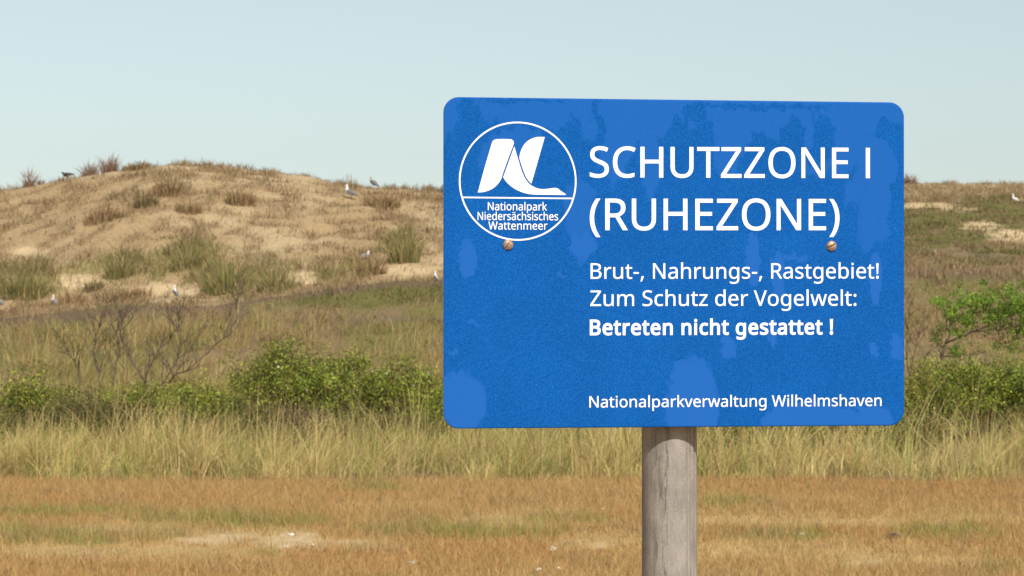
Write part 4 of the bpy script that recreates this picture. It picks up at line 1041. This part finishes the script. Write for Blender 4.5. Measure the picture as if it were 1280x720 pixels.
# ------------------------------------------------------------------ birds
M_WHITEF = plain_mat('white_feathers', (.62, .60, .57), .8, 0, .08, 30)
M_GREYF = plain_mat('grey_feathers', (.15, .14, .145), .8, 0, .2, 30)
M_DARKF = plain_mat('dark_feathers', (.035, .035, .045), .7, 0, .3, 30)
M_DUSKF = plain_mat('dusky_feathers', (.30, .27, .26), .8, 0, .2, 30)
M_BILL = plain_mat('yellow_bill', (.62, .38, .06), .5, 0, .1, 60)
M_LEG = plain_mat('pinkish_leg', (.42, .24, .18), .7, 0, .1, 60)
M_EYE = plain_mat('eye', (.01, .01, .01), .2)
def loft(name, spine, ry, rz, sides=14):
    V, Q = [], []
    n = len(spine); S = [Vector((a, 0, c)) for a, c in spine]
    for i in range(n):
        d = (S[min(i + 1, n - 1)] - S[max(i - 1, 0)]).normalized(); up = Vector((-d.z, 0, d.x))
        for s in range(sides):
            t = 2 * math.pi * s / sides
            V.append(S[i] + Vector((0, 1, 0)) * math.cos(t) * ry[i] + up * math.sin(t) * rz[i])
    for i in range(n - 1):
        for s in range(sides):
            s2 = (s + 1) % sides
            Q.append((i * sides + s, i * sides + s2, (i + 1) * sides + s2, (i + 1) * sides + s))
    me = quads_mesh(name, [tuple(v) for v in V], Q, None, True)
    return me
def bird_meshes(up):
    """body along +x with the head in front; up = how far the neck is stretched"""
    B = {}
    sp_ = [(-.30, .185), (-.24, .195), (-.17, .205), (-.08, .215), (.02, .225), (.10, .245), (.145, .285 + .02 * up), (.160, .325 + .05 * up), (.172, .352 + .07 * up), (.195, .364 + .075 * up), (.222, .360 + .075 * up), (.236, .355 + .075 * up)]
    ry = [.012, .032, .048, .075, .085, .074, .050, .036, .036, .036, .024, .008]
    rz = [.006, .016, .040, .075, .090, .082, .056, .040, .040, .038, .024, .008]
    B['body'] = loft('body', sp_, ry, rz)
    hz = .355 + .075 * up
    B['bill'] = loft('bill', [(.228, hz), (.255, hz - .003), (.275, hz - .012)], [.011, .008, .002], [.013, .011, .004], 8)
    w = []
    for s in (-1, 1):
        me = loft('wing', [(.11, .262), (.07, .262), (.0, .252), (-.10, .236), (-.20, .220), (-.30, .207), (-.37, .200)],
                  [.010, .026, .034, .034, .026, .016, .004], [.020, .060, .078, .068, .044, .022, .006], 10)
        for v in me.vertices:
            t = (v.co.x + .37) / .48
            v.co.y += s * (.060 * min(1, max(0, t * 1.25)))
        w.append(me)
    B['wings'] = w
    L = []
    for s in (-1, 1):
        V, Q = [], []
        tube_into(V, Q, [(.0, s * .035, .165), (-.01, s * .036, .10), (.0, s * .036, .012)], [.010, .007, .006], 6)
        for a in (-.5, 0, .5):
            tube_into(V, Q, [(.0, s * .036, .010), (.045 * math.cos(a), s * .036 + .045 * math.sin(a), .004)], [.006, .003], 5)
        L.append(quads_mesh('leg', [tuple(v) for v in V], Q, None, True))
    B['legs'] = L
    B['eyes'] = []
    for s in (-1, 1):
        bm = bmesh.new(); bmesh.ops.create_uvsphere(bm, u_segments=8, v_segments=6, radius=.006, matrix=Matrix.Translation((.207, s * .032, hz + .014)))
        me = bpy.data.meshes.new('eye'); bm.to_mesh(me); bm.free(); B['eyes'].append(me)
    return B
BIRD = {u: bird_meshes(u) for u in (0, 1)}
def bird(name, loc, heading, scale, label, up=1, mats=(M_WHITEF, M_GREYF), legs=True, pitch=-22.0, cat='gull', bill=None, group='gulls on the dunes'):
    X, Y, Z = loc
    r = empty(name, (X, Y, Z - .004 if legs else Z - .135 * scale))
    r.scale = (scale,) * 3
    r.rotation_euler = (0, 0, R(heading))
    piv = Matrix.Translation((0, 0, .19)) @ Matrix.Rotation(R(pitch), 4, 'Y') @ Matrix.Translation((0, 0, -.19))
    tag(r, label, cat, group)
    def lk(nm, me, mt):
        o = bpy.data.objects.new(nm, me); COL.objects.link(o); o.parent = r
        if nm != 'leg': o.matrix_local = piv
        if not me.materials: me.materials.append(mt)
        o.material_slots[0].link = 'OBJECT'; o.material_slots[0].material = mt
        return o
    B = BIRD[up]
    bo = lk('body', B['body'], mats[0]); lk('bill', B['bill'], bill or M_BILL)
    for e_ in B['eyes']: lk('eye', e_, M_EYE)
    for w in B['wings']: lk('wing', w, mats[1])
    if legs:
        for l_ in B['legs']: lk('leg', l_, M_LEG)
    return r
def ridge_at(px): return on_ridge(px)
DK = (M_DARKF, M_DARKF)
bird('crow', ridge_at(83), 165, .74, 'small dark bird standing on the far left skyline', 0, DK, True, 10, 'bird', M_DARKF, None)
bird('gull', pick(437, 249), 152, .92, 'white headed gull standing upright just below the skyline', 1, pitch=-14)
bird('gull', ridge_at(466), 150, .8, 'grey hunched gull standing on the skyline with its tail to the sign', 0, (M_DUSKF, M_GREYF), True, -26)
bird('gull', ridge_at(556), 20, .9, 'gull on the skyline half hidden by the left edge of the sign', 0, (M_DUSKF, M_GREYF), True, -38)
bird('gull', pick(68, 381), 140, .66, 'white breasted gull sitting in the grass at the lower left', 1, legs=False)
bird('gull', pick(219, 373), 122, .66, 'gull standing on the bare sand patch at the dune foot', 1, pitch=-24)
bird('gull', pick(-1, 381), 150, .7, 'gull cut off by the left edge of the picture', 0, legs=False)
bird('gull', pick(456, 323), 25, .68, 'pale gull resting low on the sand above the dune foot tussock', 0, (M_WHITEF, M_DUSKF), False, -10)
bird('gull', pick(545, 350), 120, .52, 'white headed gull sitting at the dune foot next to the sign', 1, legs=False)
bird('gull', pick(1269, 251), 160, .6, 'white gull on the hill top at the far right', 1, (M_WHITEF, M_WHITEF), False)

# ------------------------------------------------------------------ small things lying in the turf
def stone(px, py, size, col, name, label, cat, group):
    X, Y, Z = pick(px, py)
    bm = bmesh.new(); bmesh.ops.create_icosphere(bm, subdivisions=3, radius=size)
    for v in bm.verts:
        n_ = float(fbm(v.co.x / size * 1.3 + px, v.co.y / size * 1.3 + v.co.z / size + py, 3, 3))
        v.co *= .7 + .6 * n_; v.co.z *= .6
    for f_ in bm.faces: f_.smooth = True
    me = bpy.data.meshes.new(name); bm.to_mesh(me); bm.free()
    o = link(name, me, col); o.location = (X, Y, Z + size * .25)
    tag(o, label, cat, group)
M_STONE = plain_mat('pale_stone', (.62, .57, .48), .8, 0, .2, 60)
M_CLOD = plain_mat('dark_earth', (.06, .04, .03), .95, 0, .4, 40)
stone(364, 669, .028, M_STONE, 'pale_stone', 'round pale stone at the upper edge of the bare sandy patch', 'stone', 'stones on the bare patch')
stone(358, 684, .022, M_STONE, 'pale_stone', 'flat pale stone in the middle of the bare sandy patch', 'stone', 'stones on the bare patch')
stone(391, 681, .018, M_STONE, 'pale_stone', 'smallest pale stone at the right end of the bare sandy patch', 'stone', 'stones on the bare patch')
stone(1117, 673, .062, M_CLOD, 'earth_clod', 'dark clod of earth lying in the turf right of the post', 'clod', None)
M_DOWN = plain_mat('white_down', (.82, .80, .74), .9, 0, .05, 60)
def feather(px, py, size, label):
    X, Y, Z = pick(px, py); n = 26
    P = np.stack([rng.normal(0, size * .3, n), rng.normal(0, size * .3, n), np.full(n, .03)], 1)
    me = blade_mesh('feather', P, rng.uniform(.5, 1.2, n) * size, np.full(n, .014), rng.uniform(0, 6.28, n), rng.uniform(.3, 1.6, n), np.tile((.8, .78, .72), (n, 1)))
    o = link('feather', me, M_DOWN); o.location = (X, Y, Z)
    tag(o, label, 'feather', 'white feathers in the turf')
feather(692, 692, 0.034, 'largest white downy feather in the turf left of the post')
feather(515, 710, 0.031, 'white downy feather lying by the bottom edge of the picture')
feather(698, 716, 0.022, 'small white feather in front of the largest one')
feather(673, 717, 0.019, 'tiny white feather in the turf at the bottom, left of the small one')
feather(754, 640, 0.019, 'tiny white feather in the turf near the upper left of the post')
feather(1001, 672, 0.020, 'yellowish white feather in the turf between the post and the dark clod')
